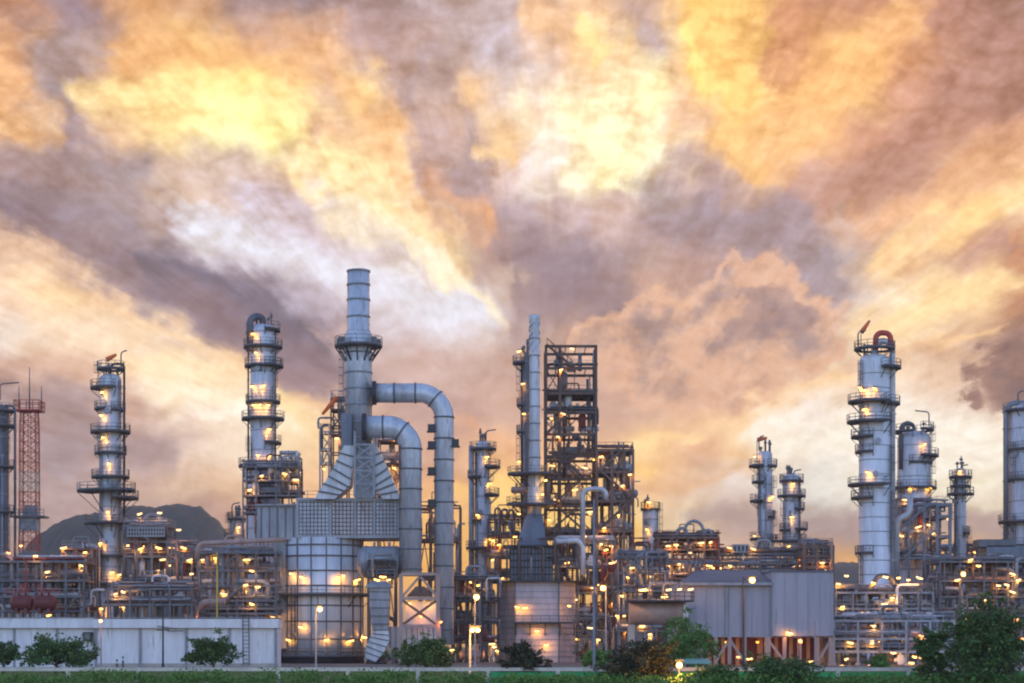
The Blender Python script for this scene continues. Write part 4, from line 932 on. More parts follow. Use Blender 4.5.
# ------------------------------------------------------------------ long white building
def white_building():
    D = 250; s = S(D)
    t = thing('white_building', 'long low white building with a flat roof at the bottom left', 'building', (PX(140, D), D, 0))
    dep = 4
    za, zf = PZ(619, D), PZ(628, D)
    def blk(name, pa, pb, z0, z1, y, d, m, par=t): return MB().box(((PX(pa, D) + PX(pb, D)) / 2, y + d / 2, (z0 + z1) / 2), (PX(pb, D) - PX(pa, D), d, z1 - z0)).build(name, m, par)
    blk('wall', -60, 94, 0, zf, D + 1.2, dep, WALLW); blk('wall', 94, 277, 0, zf, D + 0.3, dep, WALLW)
    blk('fascia', -60, 94, zf + 0.002, za + 0.1, D + 0.5, dep, WALLW); blk('fascia', 94.05, 278.5, zf + 0.002, za, D - 0.4, dep, WALLW)
    blk('parapet_cap', -60, 94, za + 0.1, za + 0.22, D + 0.4, dep + 0.2, LSTEEL); blk('parapet_cap', 94, 279, za + 0.1, za + 0.2, D - 0.5, dep + 0.2, LSTEEL)
    for px in (95.5, 140, 186, 229, 275.5): blk('pilaster', px - 1.3, px + 1.3, 0, zf - 0.003, D + 0.12, 0.4, LSTEEL)
    for px in (12, 55): blk('pilaster', px - 1, px + 1, 0, zf - 0.003, D + 1.02, 0.4, LSTEEL)
    blk('plinth', 94.6, 277, 0, 0.5, D + 0.2, 0.3, CONC)
    ac = blk('air_conditioner', 82, 91, PZ(641, D), PZ(632, D), D + 0.5, 0.7, DARK)
    MB().tube([P(86.5, 636.5, D) + Vector((0, 0.38, 0)), P(86.5, 636.5, D) + Vector((0, 0.48, 0))], 0.42, 16).build('fan_grille', STEEL, ac)
    # a wall ladder and conduit
    lb = MB()
    for px in (243.5, 249.5): lb.bar(P(px, 665, D) + Vector((0, -.25, 0)), P(px, 617, D) + Vector((0, -.7, 0)), 0.14)
    for i in range(12): y = 663 - i * 3.8; lb.bar(P(243.5, y, D) + Vector((0, -.25 - i * .037, 0)), P(249.5, y, D) + Vector((0, -.25 - i * .037, 0)), 0.08)
    lb.build('ladder', STEEL, t)
    lb = MB()
    for a, b in (((158, 626), (178, 629)), ((168, 631), (184, 631))): lb.bar(P(a[0], a[1], D) + Vector((0, -.5, 0)), P(b[0], b[1], D) + Vector((0, -.5, 0)), 0.09)
    lb.build('conduit', DARK, t)
white_building()

# ------------------------------------------------------------------ lamp posts and poles
def post(name, label, px, D, ytop, heads, m=LSTEEL, r=0.09, group=None, arm=True):
    s = S(D); b = P(px, ytop, D)
    t = thing(name, label, 'street lamp' if heads else 'pole', (b.x, D, 0), group)
    MB().tube([(b.x, D, 0), (b.x, D, 0.5), (b.x, D, 0.52), (b.x, D, b.z)], [r * 1.9, r * 1.9, r * 1.25, r * 0.8], 10).build('post', m, t)
    MB().box((b.x, D, 0.06), (r * 7, r * 7, 0.12)).build('foot_plate', CONC, t)
    for (hx, hy, mm, sz) in heads:
        h = P(hx, hy, D)
        if abs(h.x - b.x) > 0.1: MB().tube([(b.x, D, min(b.z, h.z + 0.1)), (h.x, D - 0.1, h.z + 0.25)], 0.05, 8).build('arm', m, t)
        hd = MB(); hd.box((h.x, D - 0.15, h.z + 0.22 + sz * 0.4), (sz * 2.6, sz * 2.2, 0.16)); o = hd.build('lamp_head', DARK, t)
        MB().lathe(h.x, D - 0.2, [(sz * 0.25, h.z - sz), (sz * 0.85, h.z - sz * 0.6), (sz, h.z), (sz * 0.8, h.z + sz * 0.6), (sz * 0.3, h.z + sz * 0.9)], 14).build('bulb', mm, o)
        shine(o, t, (h.x, D - 1.3, h.z - sz * 1.2), mm)
    return t
post('street_lamp', 'pale lamp post standing before the corner of the white building', 101, 240, 617, [(101, 621, WARM, 0.22)])
post('street_lamp', 'lit lamp post in front of the round furnace', 316, 236, 606, [(320, 609, FLOOD, 0.32)])
post('street_lamp', 'lamp post with twin amber lamps right of the big bent ducts', 470, 172, 627, [(472.5, 630, FLOOD, 0.2), (478, 630, FLOOD, 0.2)])
post('street_lamp', 'taller lit lamp post just behind the twin amber lamps', 475, 262, 593, [(476.5, 597, FLOOD, 0.4)])
post('light_pole', 'very tall thin pole without a lamp, in front of the tall open steel tower', 594, 150, 500, [], r=0.08)
post('street_lamp', 'lit lamp post beside the very tall thin pole', 606, 262, 584, [(603, 588, FLOOD, 0.38)])
post('street_lamp', 'low bright lamp at the fence between the dark bush and the green tree', 679, 141, 661, [(679, 665, FLOOD, 0.23)], r=0.05)
post('street_lamp', 'lit lamp post in front of the grey shed wall', 743.5, 240, 577, [(752, 580, FLOOD, 0.38)], DARK, 0.12)
post('light_pole', 'pinkish thin pole before the shed end wall', 815, 258, 622, [], PINKP, 0.09)
post('street_lamp', 'lit lamp post against the sunset between the thin pale column and the big dark tree', 961, 290, 569, [(963, 574, FLOOD, 0.36)], DARK)
post('street_lamp', 'amber lamp under the raised grey shed', 799, 266, 637, [(800, 641, AMBER, 0.28)], DARK, 0.07)
post('street_lamp', 'amber lamp glowing behind the big dark tree at the right edge', 1016, 235, 612, [(1016, 620, AMBER, 0.3), (1022, 640, AMBER, 0.28)], DARK, 0.08)
post('light_pole', 'yellow thin pole rising from the lamp-lit pipe frame left of the round furnace', 217, 262, 552, [], YELLOW, 0.11)
t = post('utility_pole', 'dark utility pole in front of the white building', 163, 240, 600, [], DARK, 0.1)
for y, w in ((630, 1.6), (606, 1.1)): MB().box((PX(163, 240), 239.85, PZ(y, 240)), (w, 0.12, 0.14)).build('crossarm', DARK, t)
for i, px in enumerate((117, 123)):
    D = 226; b = P(px, 656 if i else 659, D); t = thing('bollard', ('shorter', 'taller')[i] + ' thin marker post by the white building wall', 'bollard', (b.x, D, 0))
    MB().tube([(b.x, D, 0), (b.x, D, b.z - 0.1), (b.x, D, b.z)], [0.12, 0.12, 0.05], 8).build('post', STEEL, t)
    MB().tube([(b.x, D, b.z - 0.5), (b.x, D, b.z - 0.3)], 0.13, 8).build('band', WHITEP, t)
D = 205; t = thing('canopy_shelter', 'small teal canopy roof behind the low bright lamp', 'shelter', (PX(695, D), D, 0))
MB().loft([(PX(684, D), D, PZ(664, D)), (PX(712, D), D, PZ(664, D)), (PX(712, D), D + 4, PZ(660, D)), (PX(684, D), D + 4, PZ(660, D))],
          [(PX(684, D), D, PZ(663, D)), (PX(712, D), D, PZ(663, D)), (PX(712, D), D + 4, PZ(659, D)), (PX(684, D), D + 4, PZ(659, D))]).build('roof', TEAL, t)
for px in (685, 711): MB().box((PX(px, D), D + 0.3, PZ(664, D) / 2), (0.14, 0.14, PZ(664, D))).build('post', LSTEEL, t)

# ------------------------------------------------------------------ roadside fence
def fence():
    D = 145; s = S(D)
    t = thing('roadside_fence', 'long pale rail fence with green panels running along the bottom of the photo', 'fence', (0, D, 0))
    zt, zb = PZ(668.4, D), PZ(671.0, D); x0, x1 = PX(-90, D), PX(1120, D)
    MB().box(((x0 + x1) / 2, D, (zt + zb) / 2), (x1 - x0, 0.3, zt - zb)).build('top_rail', RAILM, t)
    MB().box(((x0 + x1) / 2, D, zt + 0.03), (x1 - x0, 0.4, 0.06)).build('coping', RAILM, t)
    px = -72
    pts = []
    while px < 1120: pts.append(px); px += 70
    for a in pts:
        MB().box((PX(a, D), D + 0.02, zb / 2), (0.26, 0.26, zb - 0.002)).build('post', RAILM, t)
    for a, b in zip(pts, pts[1:]):
        if a < 440: continue
        mb = MB(); xa, xb = PX(a, D) + 0.16, PX(b, D) - 0.16
        mb.box(((xa + xb) / 2, D + 0.05, (zb - 0.08) / 2), (xb - xa, 0.06, zb - 0.1))
        k = int((xb - xa) / 0.35)
        for i in range(1, k): mb.box((xa + (xb - xa) * i / k, D + 0.01, (zb - 0.08) / 2), (0.06, 0.05, zb - 0.12))
        mb.build('green_panel', GREENP, t)
fence()
# ------------------------------------------------------------------ sunset cloud colours: for each sky height, colours along the horizon
SKYROWS = [
 (0, [(0,190,140,110),(64,150,125,130),(128,215,160,110),(192,200,155,120),(256,150,125,125),(320,150,128,130),(384,165,140,140),(448,180,155,150),(512,190,165,160),(576,225,180,140),(640,200,165,150),(700,252,200,118),(740,250,200,120),(800,190,135,105),(850,195,140,110),(900,195,140,110),(960,180,130,110),(1024,165,125,110)]),
 (48, [(0,235,175,120),(64,165,140,135),(128,225,175,125),(192,240,190,125),(256,205,160,130),(320,220,170,130),(384,190,155,145),(448,185,160,155),(512,190,170,170),(560,225,185,155),(595,255,215,150),(640,190,165,160),(700,253,212,138),(740,250,205,125),(790,205,145,100),(850,250,195,125),(900,220,160,115),(960,185,135,110),(1024,170,125,110)]),
 (94, [(0,230,175,125),(50,160,140,140),(90,200,165,140),(128,245,205,145),(192,255,230,150),(256,255,230,130),(288,250,215,140),(320,215,175,145),(350,250,210,140),(384,210,175,150),(420,185,160,155),(460,235,190,140),(512,225,200,185),(576,245,215,180),(640,255,235,180),(690,235,190,150),(740,250,205,130),(800,240,180,115),(850,250,200,135),(900,205,150,120),(960,180,132,115),(1024,165,125,115)]),
 (132, [(0,240,185,125),(50,210,170,135),(64,165,140,140),(110,220,180,140),(160,250,215,150),(210,255,240,170),(260,255,245,160),(300,250,225,160),(330,225,185,150),(380,240,190,135),(430,210,175,160),(460,190,165,160),(500,240,200,150),(540,240,215,190),(590,255,240,190),(640,255,240,190),(690,225,185,155),(740,225,180,150),(790,240,185,130),(850,205,150,120),(900,190,140,120),(960,190,140,115),(1024,200,150,125)]),
 (170, [(0,170,140,135),(64,155,132,135),(128,165,145,145),(180,205,175,155),(230,210,185,170),(275,215,185,165),(300,250,220,170),(350,250,225,165),(400,245,210,160),(430,215,180,165),(465,175,150,150),(500,220,190,180),(540,235,215,205),(590,255,240,195),(640,255,235,180),(690,200,165,155),(740,175,150,150),(790,205,160,140),(850,190,145,125),(900,190,145,125),(960,220,170,130),(1024,240,190,140)]),
 (210, [(0,160,138,138),(64,155,135,138),(128,160,142,145),(170,200,175,160),(215,215,185,165),(260,195,175,180),(300,205,185,190),(350,240,220,190),(400,250,230,190),(440,240,200,150),(470,225,165,115),(500,170,145,145),(540,185,160,160),(600,210,180,170),(640,185,155,150),(690,165,145,150),(740,165,145,150),(790,165,140,145),(850,215,170,140),(900,230,180,140),(960,250,205,140),(1024,245,210,165)]),
 (250, [(0,225,185,150),(50,205,170,150),(110,160,140,145),(170,155,138,145),(220,185,165,170),(270,205,188,195),(320,210,192,200),(370,225,210,205),(420,245,230,205),(460,240,215,170),(490,190,155,140),(530,155,135,140),(580,150,130,140),(620,165,140,140),(660,180,150,140),(700,185,150,140),(740,190,155,145),(780,170,145,140),(830,165,150,155),(870,220,190,165),(920,215,180,150),(970,195,150,130),(1024,180,130,105)]),
 (290, [(0,240,205,175),(60,250,215,165),(110,215,180,155),(160,150,135,145),(210,130,115,128),(250,135,120,132),(300,190,175,185),(350,215,200,208),(410,225,213,218),(460,235,228,225),(500,240,215,185),(530,165,140,140),(570,150,128,135),(610,170,140,130),(650,200,160,140),(700,190,155,140),(740,170,142,138),(780,165,140,135),(830,190,170,170),(870,235,210,185),(920,250,215,160),(970,245,205,150),(1024,190,130,95)]),
 (330, [(0,235,215,200),(60,240,210,180),(120,245,215,180),(170,215,185,165),(230,150,130,140),(290,130,115,128),(330,160,142,150),(390,205,188,190),(440,220,205,205),(490,215,190,180),(530,180,155,145),(580,185,150,135),(620,205,165,140),(680,200,165,145),(740,185,155,140),(800,190,155,140),(850,225,195,170),(910,245,215,175),(960,220,180,145),(1024,165,125,105)]),
 (370, [(0,195,160,145),(60,215,175,150),(100,240,205,175),(150,245,215,185),(200,250,220,180),(240,240,195,150),(300,160,135,140),(340,165,140,140),(400,195,165,155),(450,205,175,165),(510,195,160,145),(560,185,150,135),(620,200,160,140),(680,190,155,140),(740,200,165,145),(800,230,195,165),(850,235,205,175),(910,240,210,180),(950,225,190,160),(1024,190,155,135)]),
 (410, [(0,180,150,140),(60,175,148,142),(120,200,165,150),(170,240,215,195),(220,245,225,205),(280,250,215,160),(320,235,190,145),(400,195,160,148),(460,190,155,145),(510,205,165,145),(600,200,160,140),(650,210,170,145),(700,235,190,150),(750,245,205,160),(810,235,215,200),(850,240,220,200),(910,240,225,210),(960,230,205,185),(1000,205,170,145),(1024,210,175,150)]),
 (450, [(0,185,150,140),(60,165,142,142),(120,190,160,150),(170,225,195,175),(220,240,215,190),(290,245,215,175),(320,240,200,150),(400,215,170,140),(460,205,160,135),(510,235,180,130),(600,235,185,140),(640,250,205,145),(700,230,180,140),(750,240,200,150),(810,225,215,210),(870,235,225,215),(940,238,225,210),(1024,235,215,190)]),
 (490, [(0,180,150,140),(60,180,152,145),(130,200,165,145),(180,215,180,150),(230,225,185,150),(320,240,190,140),(460,235,175,115),(510,255,205,120),(600,250,200,130),(650,235,185,135),(700,220,190,165),(750,225,205,190),(820,230,222,210),(900,235,222,200),(960,240,225,195),(1024,235,215,185)]),
 (530, [(0,170,140,132),(60,175,145,135),(180,185,150,135),(230,195,150,125),(320,245,195,125),(460,250,190,100),(510,255,200,95),(600,250,205,110),(680,230,200,160),(740,195,165,150),(830,165,140,130),(930,195,165,140),(1024,185,150,125)]),
 (572, [(0,170,135,120),(180,190,150,125),(320,240,180,95),(460,250,180,70),(600,245,185,90),(700,215,165,125),(840,225,165,90),(950,250,180,90),(1024,200,150,110)]),
 (625, [(0,150,120,110),(320,190,145,95),(500,215,150,70),(700,180,140,105),(1024,180,135,95)]),
]
SKY_STRENGTH = 0.15; SUN_STRENGTH = 0.2; HAZE = 0.00017; CLOUD_GAIN = 1.2
STROKES = [   # from, to, half widths at both ends, colour, opacity
 (-30,195,330,375,34,26,(136,114,120),.85), (150,255,325,345,18,16,(118,104,114),.85), (-20,150,200,225,22,18,(168,142,138),.7),
 (-20,225,110,300,16,12,(232,192,158),.6), (30,275,250,375,16,10,(248,212,170),.7),
 (215,235,480,312,28,32,(222,217,225),.95), (250,205,420,262,14,10,(206,186,190),.6),
 (85,95,300,112,26,30,(255,224,158),.7), (210,110,275,128,20,16,(255,246,170),.8), (110,40,300,70,18,16,(238,180,118),.6),
 (285,160,400,215,18,16,(252,226,172),.8), (400,215,505,325,18,7,(253,236,204),.85), (320,60,440,230,18,16,(236,182,130),.55), (380,200,470,260,10,8,(246,208,150),.6),
 (360,10,520,330,22,24,(172,142,138),.6), (430,60,500,240,12,12,(166,140,140),.55), (450,175,482,225,18,14,(226,166,116),.5), (470,135,510,150,12,10,(248,206,150),.7),
 (520,0,600,70,14,18,(238,190,140),.6), (580,20,600,60,10,10,(255,220,150),.8),
 (570,120,650,150,40,44,(255,240,196),.8), (600,175,620,185,18,14,(255,244,190),.8), (620,110,660,125,8,6,(236,180,130),.5),
 (700,-10,745,150,30,42,(252,200,116),.7), (905,10,745,175,26,30,(246,190,126),.65), (790,-10,780,90,20,16,(203,142,102),.8), (690,30,720,90,12,12,(255,232,140),.7),
 (1030,70,830,195,42,26,(178,130,110),.75), (960,-10,1030,60,30,30,(172,126,110),.6), (1030,130,860,235,16,12,(222,166,124),.55),
 (650,185,830,275,34,40,(160,138,142),.75), (700,160,790,215,18,18,(172,148,150),.6), (525,245,620,300,30,34,(150,126,130),.8), (540,300,640,320,20,14,(160,134,134),.6),
 (1030,190,880,260,16,20,(252,208,146),.75), (1000,285,880,320,18,24,(250,216,160),.75), (900,260,1000,235,9,9,(214,168,132),.6), (850,205,870,300,16,16,(196,170,160),.5),
 (760,395,1000,330,10,9,(250,204,146),.55), (700,430,860,375,12,10,(246,206,158),.6), (680,395,800,372,10,8,(206,160,134),.5), (860,360,960,352,8,10,(206,164,138),.5),
 (780,440,1030,455,34,48,(248,236,218),.95), (150,380,310,428,26,22,(252,230,196),.9), (190,410,260,425,12,12,(255,240,220),.8), (-20,390,150,455,24,28,(164,138,136),.85), (-20,350,120,400,8,8,(212,172,148),.6), (100,360,240,385,10,10,(250,218,172),.6), (270,390,345,450,12,10,(250,212,150),.6),
 (250,360,360,395,12,14,(162,134,136),.6), (340,330,500,400,18,20,(206,172,160),.55), (460,425,560,470,10,10,(226,168,124),.5), (640,450,700,440,12,8,(255,214,150),.6),
 (465,490,640,478,14,14,(255,206,118),.7), (640,490,760,475,10,8,(228,178,132),.6), (830,525,1030,520,14,12,(176,148,138),.75), (690,525,850,535,10,14,(172,144,134),.7), (840,568,1000,562,10,8,(244,178,92),.7), (455,545,640,540,16,16,(255,194,84),.7),
]
CLOUDS = [   # lumps (column, row, radius), rim and core colours, edge roughness, edge softness, opacity
 ([(770,285,46),(738,308,48),(692,314,46),(654,324,38),(618,334,32),(800,318,46),(745,352,66),(678,365,66),(815,345,40),(600,345,24)], ((222,176,146),(158,132,128)), 2.0, 0.26, 0.9),
 ([(772,294,24),(792,314,28),(762,320,26)], ((165,136,132),(138,116,120)), 1.6, 0.35, 0.7),
 ([(1000,376,25),(1026,386,40),(984,398,15),(1018,360,28)], ((150,114,100),(112,88,86)), 1.8, 0.4, 0.95),
 ([(1018,258,22),(1045,245,40)], ((206,148,108),(170,118,92)), 1.8, 0.25, 0.7),
]
# ------------------------------------------------------------------ planting
def leaf_mat(name, a, b, warm=None):
    m = bpy.data.materials.new(name); m.use_nodes = True; t = NT(m.node_tree); bs = t.n['Principled BSDF']
    g = t.node('ShaderNodeNewGeometry').outputs['Random Per Island']
    n = t.noise(t.node('ShaderNodeTexCoord').outputs['Object'], 0.9, 3, 0.6).outputs[0]
    f = t.m('ADD', t.m('MULTIPLY', g, 0.55), t.m('MULTIPLY', t.ss(n, 0.3, 0.7), 0.45))
    c = t.mix(f, tuple(a) + (1,), tuple(b) + (1,))
    if warm: c = t.mix(t.ss(g, 0.86, 0.95), c, tuple(warm) + (1,))
    t.put(bs.inputs['Base Color'], c); bs.inputs['Roughness'].default_value = 0.6
    bs.inputs['Specular IOR Level'].default_value = 0.3
    bs.inputs['Transmission Weight'].default_value = 0.0
    return m
LEAF = leaf_mat('tree leaves', (0.026, 0.062, 0.02), (0.075, 0.17, 0.04), (0.16, 0.19, 0.04))
LEAFD = leaf_mat('dark bronze leaves', (0.022, 0.026, 0.014), (0.060, 0.062, 0.026), (0.12, 0.09, 0.03))
LEAFB = leaf_mat('bush leaves', (0.04, 0.10, 0.018), (0.14, 0.30, 0.05))
GRASS = leaf_mat('grass blades', (0.05, 0.11, 0.02), (0.11, 0.23, 0.045))

def leaves(mb, rr, c, rad, n, size, hang=0.2):
    """n small leaf sprays through the volume of one clump"""
    for i in range(n):
        while True:
            d = Vector((rr.uniform(-1, 1), rr.uniform(-1, 1), rr.uniform(-1, 1)))
            if 0.05 < d.length < 1: break
        d = d.normalized() * (rr.random() ** 0.55 * 1.18)
        p = Vector((c[0] + d.x * rad[0], c[1] + d.y * rad[1], c[2] + d.z * rad[2]))
        a = Vector((rr.uniform(-1, 1), rr.uniform(-1, 1), rr.uniform(-0.7, 0.5))).normalized()
        b = a.cross(Vector((rr.uniform(-1, 1), rr.uniform(-1, 1), rr.uniform(-1, 1)))).normalized()
        L = size * rr.uniform(0.6, 1.4); W = L * rr.uniform(0.32, 0.55)
        p2 = p + a * L; mid = p + a * L * 0.5 + Vector((0, 0, -L * hang * 0.3))
        mb.add([tuple(p), tuple(mid + b * W), tuple(p2), tuple(mid - b * W)], [(0, 1, 2, 3)])

def tree(name, label, px, D, ytop, ybot, w, m=None, n=3600, seed=1, size=0.24, cat='tree', clumps=16, crown_from=0.25, group=None):
    rr = random.Random(seed); m = m or LEAF; s = S(D); X = PX(px, D)
    zt = PZ(ytop, D); zb = max(PZ(ybot, D), 0.0); rx = w * 0.56 * s; hgt = zt - zb
    t = thing(name, label, cat, (X, D, 0), group)
    zc0 = zb + hgt * (crown_from - 0.2)
    tr = MB(); tw = max(0.06, zt * 0.03)
    top = Vector((X + rr.uniform(-.2, .2), D, zb + hgt * 0.75))
    tr.tube([(X, D, 0), (X + 0.05, D, zt * 0.2), top.lerp(Vector((X, D, 0)), 0.4), top], [tw * 1.5, tw, tw * 0.75, tw * 0.25], 8)
    # limbs of uneven length leave the trunk; each carries leafy side sprays along its outer part
    cr = MB(); limbs = int(clumps * 2.6); per = int(1.75 * n / limbs); lean = rr.uniform(-0.15, 0.15)
    for i in range(limbs):
        az = rr.uniform(0, 2 * PI); el = math.asin(min(1, rr.uniform(-0.15, 1.0) ** 1 if rr.random() < 0.8 else rr.uniform(-0.35, 0.1)))
        ln = rr.uniform(0.62, 1.0) if rr.random() < 0.75 else rr.uniform(1.0, 1.22)
        z0 = max(0.15, zb + hgt * rr.uniform(0.08, 0.5))
        st = Vector((X, D, z0)); zmid = zc0 + (zt - zc0) * 0.3
        end = Vector((X + math.cos(az) * math.cos(el) * rx * ln + lean * rx * math.sin(el), D + math.sin(az) * math.cos(el) * rx * 0.85 * ln, zmid + math.sin(el) * (zt - zmid) * (ln if el > 0 else 1.3)))
        end.z = max(0.25, end.z); mid = st.lerp(end, 0.5) + Vector((0, 0, hgt * 0.05))
        tr.tube([st, mid, end], [tw * 0.5, tw * 0.3, tw * 0.08], 5)
        sp = rx * rr.uniform(0.09, 0.2)
        for j in range(5):
            f = 0.42 + 0.6 * (j + rr.random()) / 5
            c = (st.lerp(mid, f * 2) if f < 0.5 else mid.lerp(end, f * 2 - 1)) + Vector((rr.gauss(0, sp * .7), rr.gauss(0, sp * .7), rr.gauss(0, sp * .5)))
            q = sp * (1.5 - f * 0.75); leaves(cr, rr, c, (q * 1.2, q * 1.2, q * 0.85), per // 5, size)
    tr.build('trunk', TRUNKM, t)
    cr.build('crown', m, t)
    return t
tree('tree', 'low tree at the left edge before the white building', 3, 190, 640, 668, 32, n=1700, seed=2, clumps=9)
tree('tree', 'rounded bushy tree before the white building, right of the one at the left edge', 56, 185, 636, 669, 66, n=3400, seed=3, clumps=16)
tree('tree', 'small pointed tree in front of the right half of the white building', 213, 190, 631, 669, 46, n=2600, seed=4, clumps=13)
tree('tree', 'leafy tree below the braced frame with the lit wall', 426, 185, 638, 670, 54, n=2900, seed=5, clumps=15)
tree('tree', 'thin olive tree between the twin amber lamps and the very tall thin pole', 521, 146, 640, 684, 46, LEAFD, n=3000, seed=6, clumps=14, size=0.19)
tree('tree', 'small green tree half hidden left of the dark bronze tree', 595, 200, 642, 668, 30, LEAFB, n=1200, seed=7, clumps=7)
tree('tree', 'dark bronze tree just left of the low bright lamp', 641, 142, 638, 683, 70, LEAFD, n=4600, seed=8, clumps=20, size=0.19, crown_from=0.1)
tree('tree', 'bright green round tree in front of the left end of the grey shed', 688, 215, 614, 669, 64, LEAFB, n=3800, seed=9, clumps=18)
tree('shrub', 'wide low dark shrub at the fence below the grey shed', 782, 138, 655, 684, 74, n=2800, seed=10, cat='shrub', clumps=14, crown_from=0.1, size=0.19)
tree('tree', 'big dark tree at the bottom right corner with a pale green top', 985, 138, 591, 684, 78, n=9000, seed=11, clumps=34, size=0.19, crown_from=0.05)
tree('tree', 'slim side tree touching the left of the big dark tree', 931, 140, 619, 684, 36, n=2200, seed=12, clumps=11, size=0.19, crown_from=0.15)
tree('shrub', 'small round shrub under the low front pipe rack', 880, 205, 655, 670, 22, LEAFB, n=700, seed=13, cat='shrub', clumps=5)
tree('shrub', 'low shrub between the dark bronze tree and the shed shrub', 716, 139, 664, 685, 56, n=1700, seed=14, cat='shrub', clumps=9, crown_from=0.1, size=0.19)

from mathutils import noise as mn
def undergrowth():
    rr = random.Random(5); mb = MB()
    for i in range(420):
        px = rr.uniform(-20, 500) if i < 150 else rr.uniform(500, 1040); D = rr.uniform(136, 143)
        h = rr.uniform(669, 677) if px < 480 and px > 78 else rr.uniform(674, 683)
        if mn.noise((px * 0.022, D * 0.05, 4.0)) < -0.08: h += 5
        elif px < 480: h -= 1.5 * max(0, mn.noise((px * 0.05, 1.0, 2.0)))
        c = P(px, h + 5, D); q = rr.uniform(0.45, 0.95)
        leaves(mb, rr, (c.x, c.y, max(0.3, c.z)), (q * 1.25, q, q * 0.6), 75, 0.16)
    o = mb.build('undergrowth', LEAFB, None, (0, 140, 0)); tag(o, 'rough green undergrowth along the foot of the roadside fence', 'undergrowth', None, 'stuff')
    mb = MB()
    for i in range(16000):
        D = 112 + 100 * rr.random(); x = rr.uniform(-0.29, 0.29) * D; hh = rr.uniform(0.15, 0.5); a = rr.uniform(0, PI); w = 0.035
        l = (rr.uniform(-.15, .15), rr.uniform(-.15, .15))
        mb.add([(x - w * math.cos(a), D - w * math.sin(a), 0), (x + w * math.cos(a), D + w * math.sin(a), 0), (x + l[0], D + l[1], hh)], [(0, 1, 2)])
    o = mb.build('grass', GRASS, None, (0, 150, 0)); tag(o, 'uneven green grass on the verge either side of the fence', 'grass', None, 'stuff')
undergrowth()

# ------------------------------------------------------------------ ground and hills
GROUND = mat('rough grass ground', (0.05, 0.085, 0.03), 0.95, 0, 0.4, 0.08, stretch=(1, 1, 1), c2=(0.10, 0.085, 0.05), c2amt=0.6, bump=0.4)
YARD = mat('yard concrete', (0.11, 0.108, 0.105), 0.9, 0, 0.25, 0.15, stretch=(1, 1, 1))
HILLM = mat('forested hill', (0.020, 0.025, 0.024), 0.95, 0, 0.5, 0.09, stretch=(1, 1, 1), bump=0.3)
def grid(x0, x1, y0, y1, nx, ny, fz):
    mb = MB(); vs = [(x0 + (x1 - x0) * i / nx, y0 + (y1 - y0) * j / ny, fz(x0 + (x1 - x0) * i / nx, y0 + (y1 - y0) * j / ny)) for j in range(ny + 1) for i in range(nx + 1)]
    return mb.add(vs, [(j * (nx + 1) + i, j * (nx + 1) + i + 1, (j + 1) * (nx + 1) + i + 1, (j + 1) * (nx + 1) + i) for j in range(ny) for i in range(nx)], True)
o = grid(-2600, 2600, -400, 2600, 8, 8, lambda x, y: 0.0).build('ground', GROUND); tag(o, kind='structure')
o = grid(-220, 220, 232, 470, 8, 8, lambda x, y: 0.02).build('plant_yard', YARD); tag(o, kind='structure')
from mathutils import noise as mn
def hill(name, D, prof, depth, label, seed):
    """a ridge whose skyline follows prof (photo columns and rows seen at distance D)"""
    xs = [PX(a, D) for a, b in prof]; zs = [max(0, PZ(b, D)) for a, b in prof]
    def prof_z(x):
        if x <= xs[0] or x >= xs[-1]: return 0
        for i in range(len(xs) - 1):
            if xs[i] <= x <= xs[i + 1]:
                f = (x - xs[i]) / (xs[i + 1] - xs[i]); f = f * f * (3 - 2 * f); return zs[i] + (zs[i + 1] - zs[i]) * f
        return 0
    def fz(x, y):
        f = (y - D) / depth; e = max(0, 1 - f * f) ** 1.3
        z = prof_z(x + 4 * mn.noise((x * 0.01, y * 0.01, seed))) * e
        return z + min(1, z / 15) * (1.2 * mn.noise((x * 0.03, y * 0.03, seed)) + 1.2 * mn.noise((x * 0.11, y * 0.11, seed)) + 1.6 * mn.noise((x * 0.3, y * 0.3, seed))) - 0.5
    o = grid(xs[0], xs[-1], D - depth, D + depth, 260, 40, fz).build(name, HILLM); tag(o, label, 'hill', None, 'structure')
hill('hill', 1500, [(-60, 660), (-20, 600), (20, 575), (48, 545), (66, 524), (84, 515), (104, 513), (122, 509), (140, 506), (160, 507), (178, 505), (198, 507), (214, 517), (226, 534), (244, 556), (275, 600), (300, 660)], 260, 'hazy wooded hill behind the left half of the plant', 1.3)
hill('far_ridge', 1700, [(560, 660), (620, 600), (680, 580), (740, 572), (800, 566), (840, 562), (880, 564), (940, 570), (1000, 566), (1060, 568), (1100, 620), (1140, 660)], 300, 'low dark ridge on the horizon behind the right half', 5.1)

# ------------------------------------------------------------------ sky, sun, air, camera
w = bpy.data.worlds.new('World'); scene.world = w; w.use_nodes = True
T = NT(w.node_tree); T.n.clear()
out = T.node('ShaderNodeOutputWorld')
SUN_EL, SUN_AZ = math.radians(14.0), math.radians(3.0)
sky = T.node('ShaderNodeTexSky', sky_type='NISHITA', sun_disc=False, sun_elevation=SUN_EL, sun_rotation=SUN_AZ, air_density=1.2, dust_density=1.0, ozone_density=2.0)
bg_sky = T.node('ShaderNodeBackground'); T.put(bg_sky.inputs[0], T.mix(1.0, sky.outputs[0], (1.02, 0.93, 1.10, 1), 'MULTIPLY')); bg_sky.inputs[1].default_value = SKY_STRENGTH
tc = T.node('ShaderNodeTexCoord').outputs['Generated']
sp = T.node('ShaderNodeSeparateXYZ'); T.put(sp.inputs[0], tc)
dx, dy, dz = sp.outputs
yy = T.m('MAXIMUM', dy, 0.08)
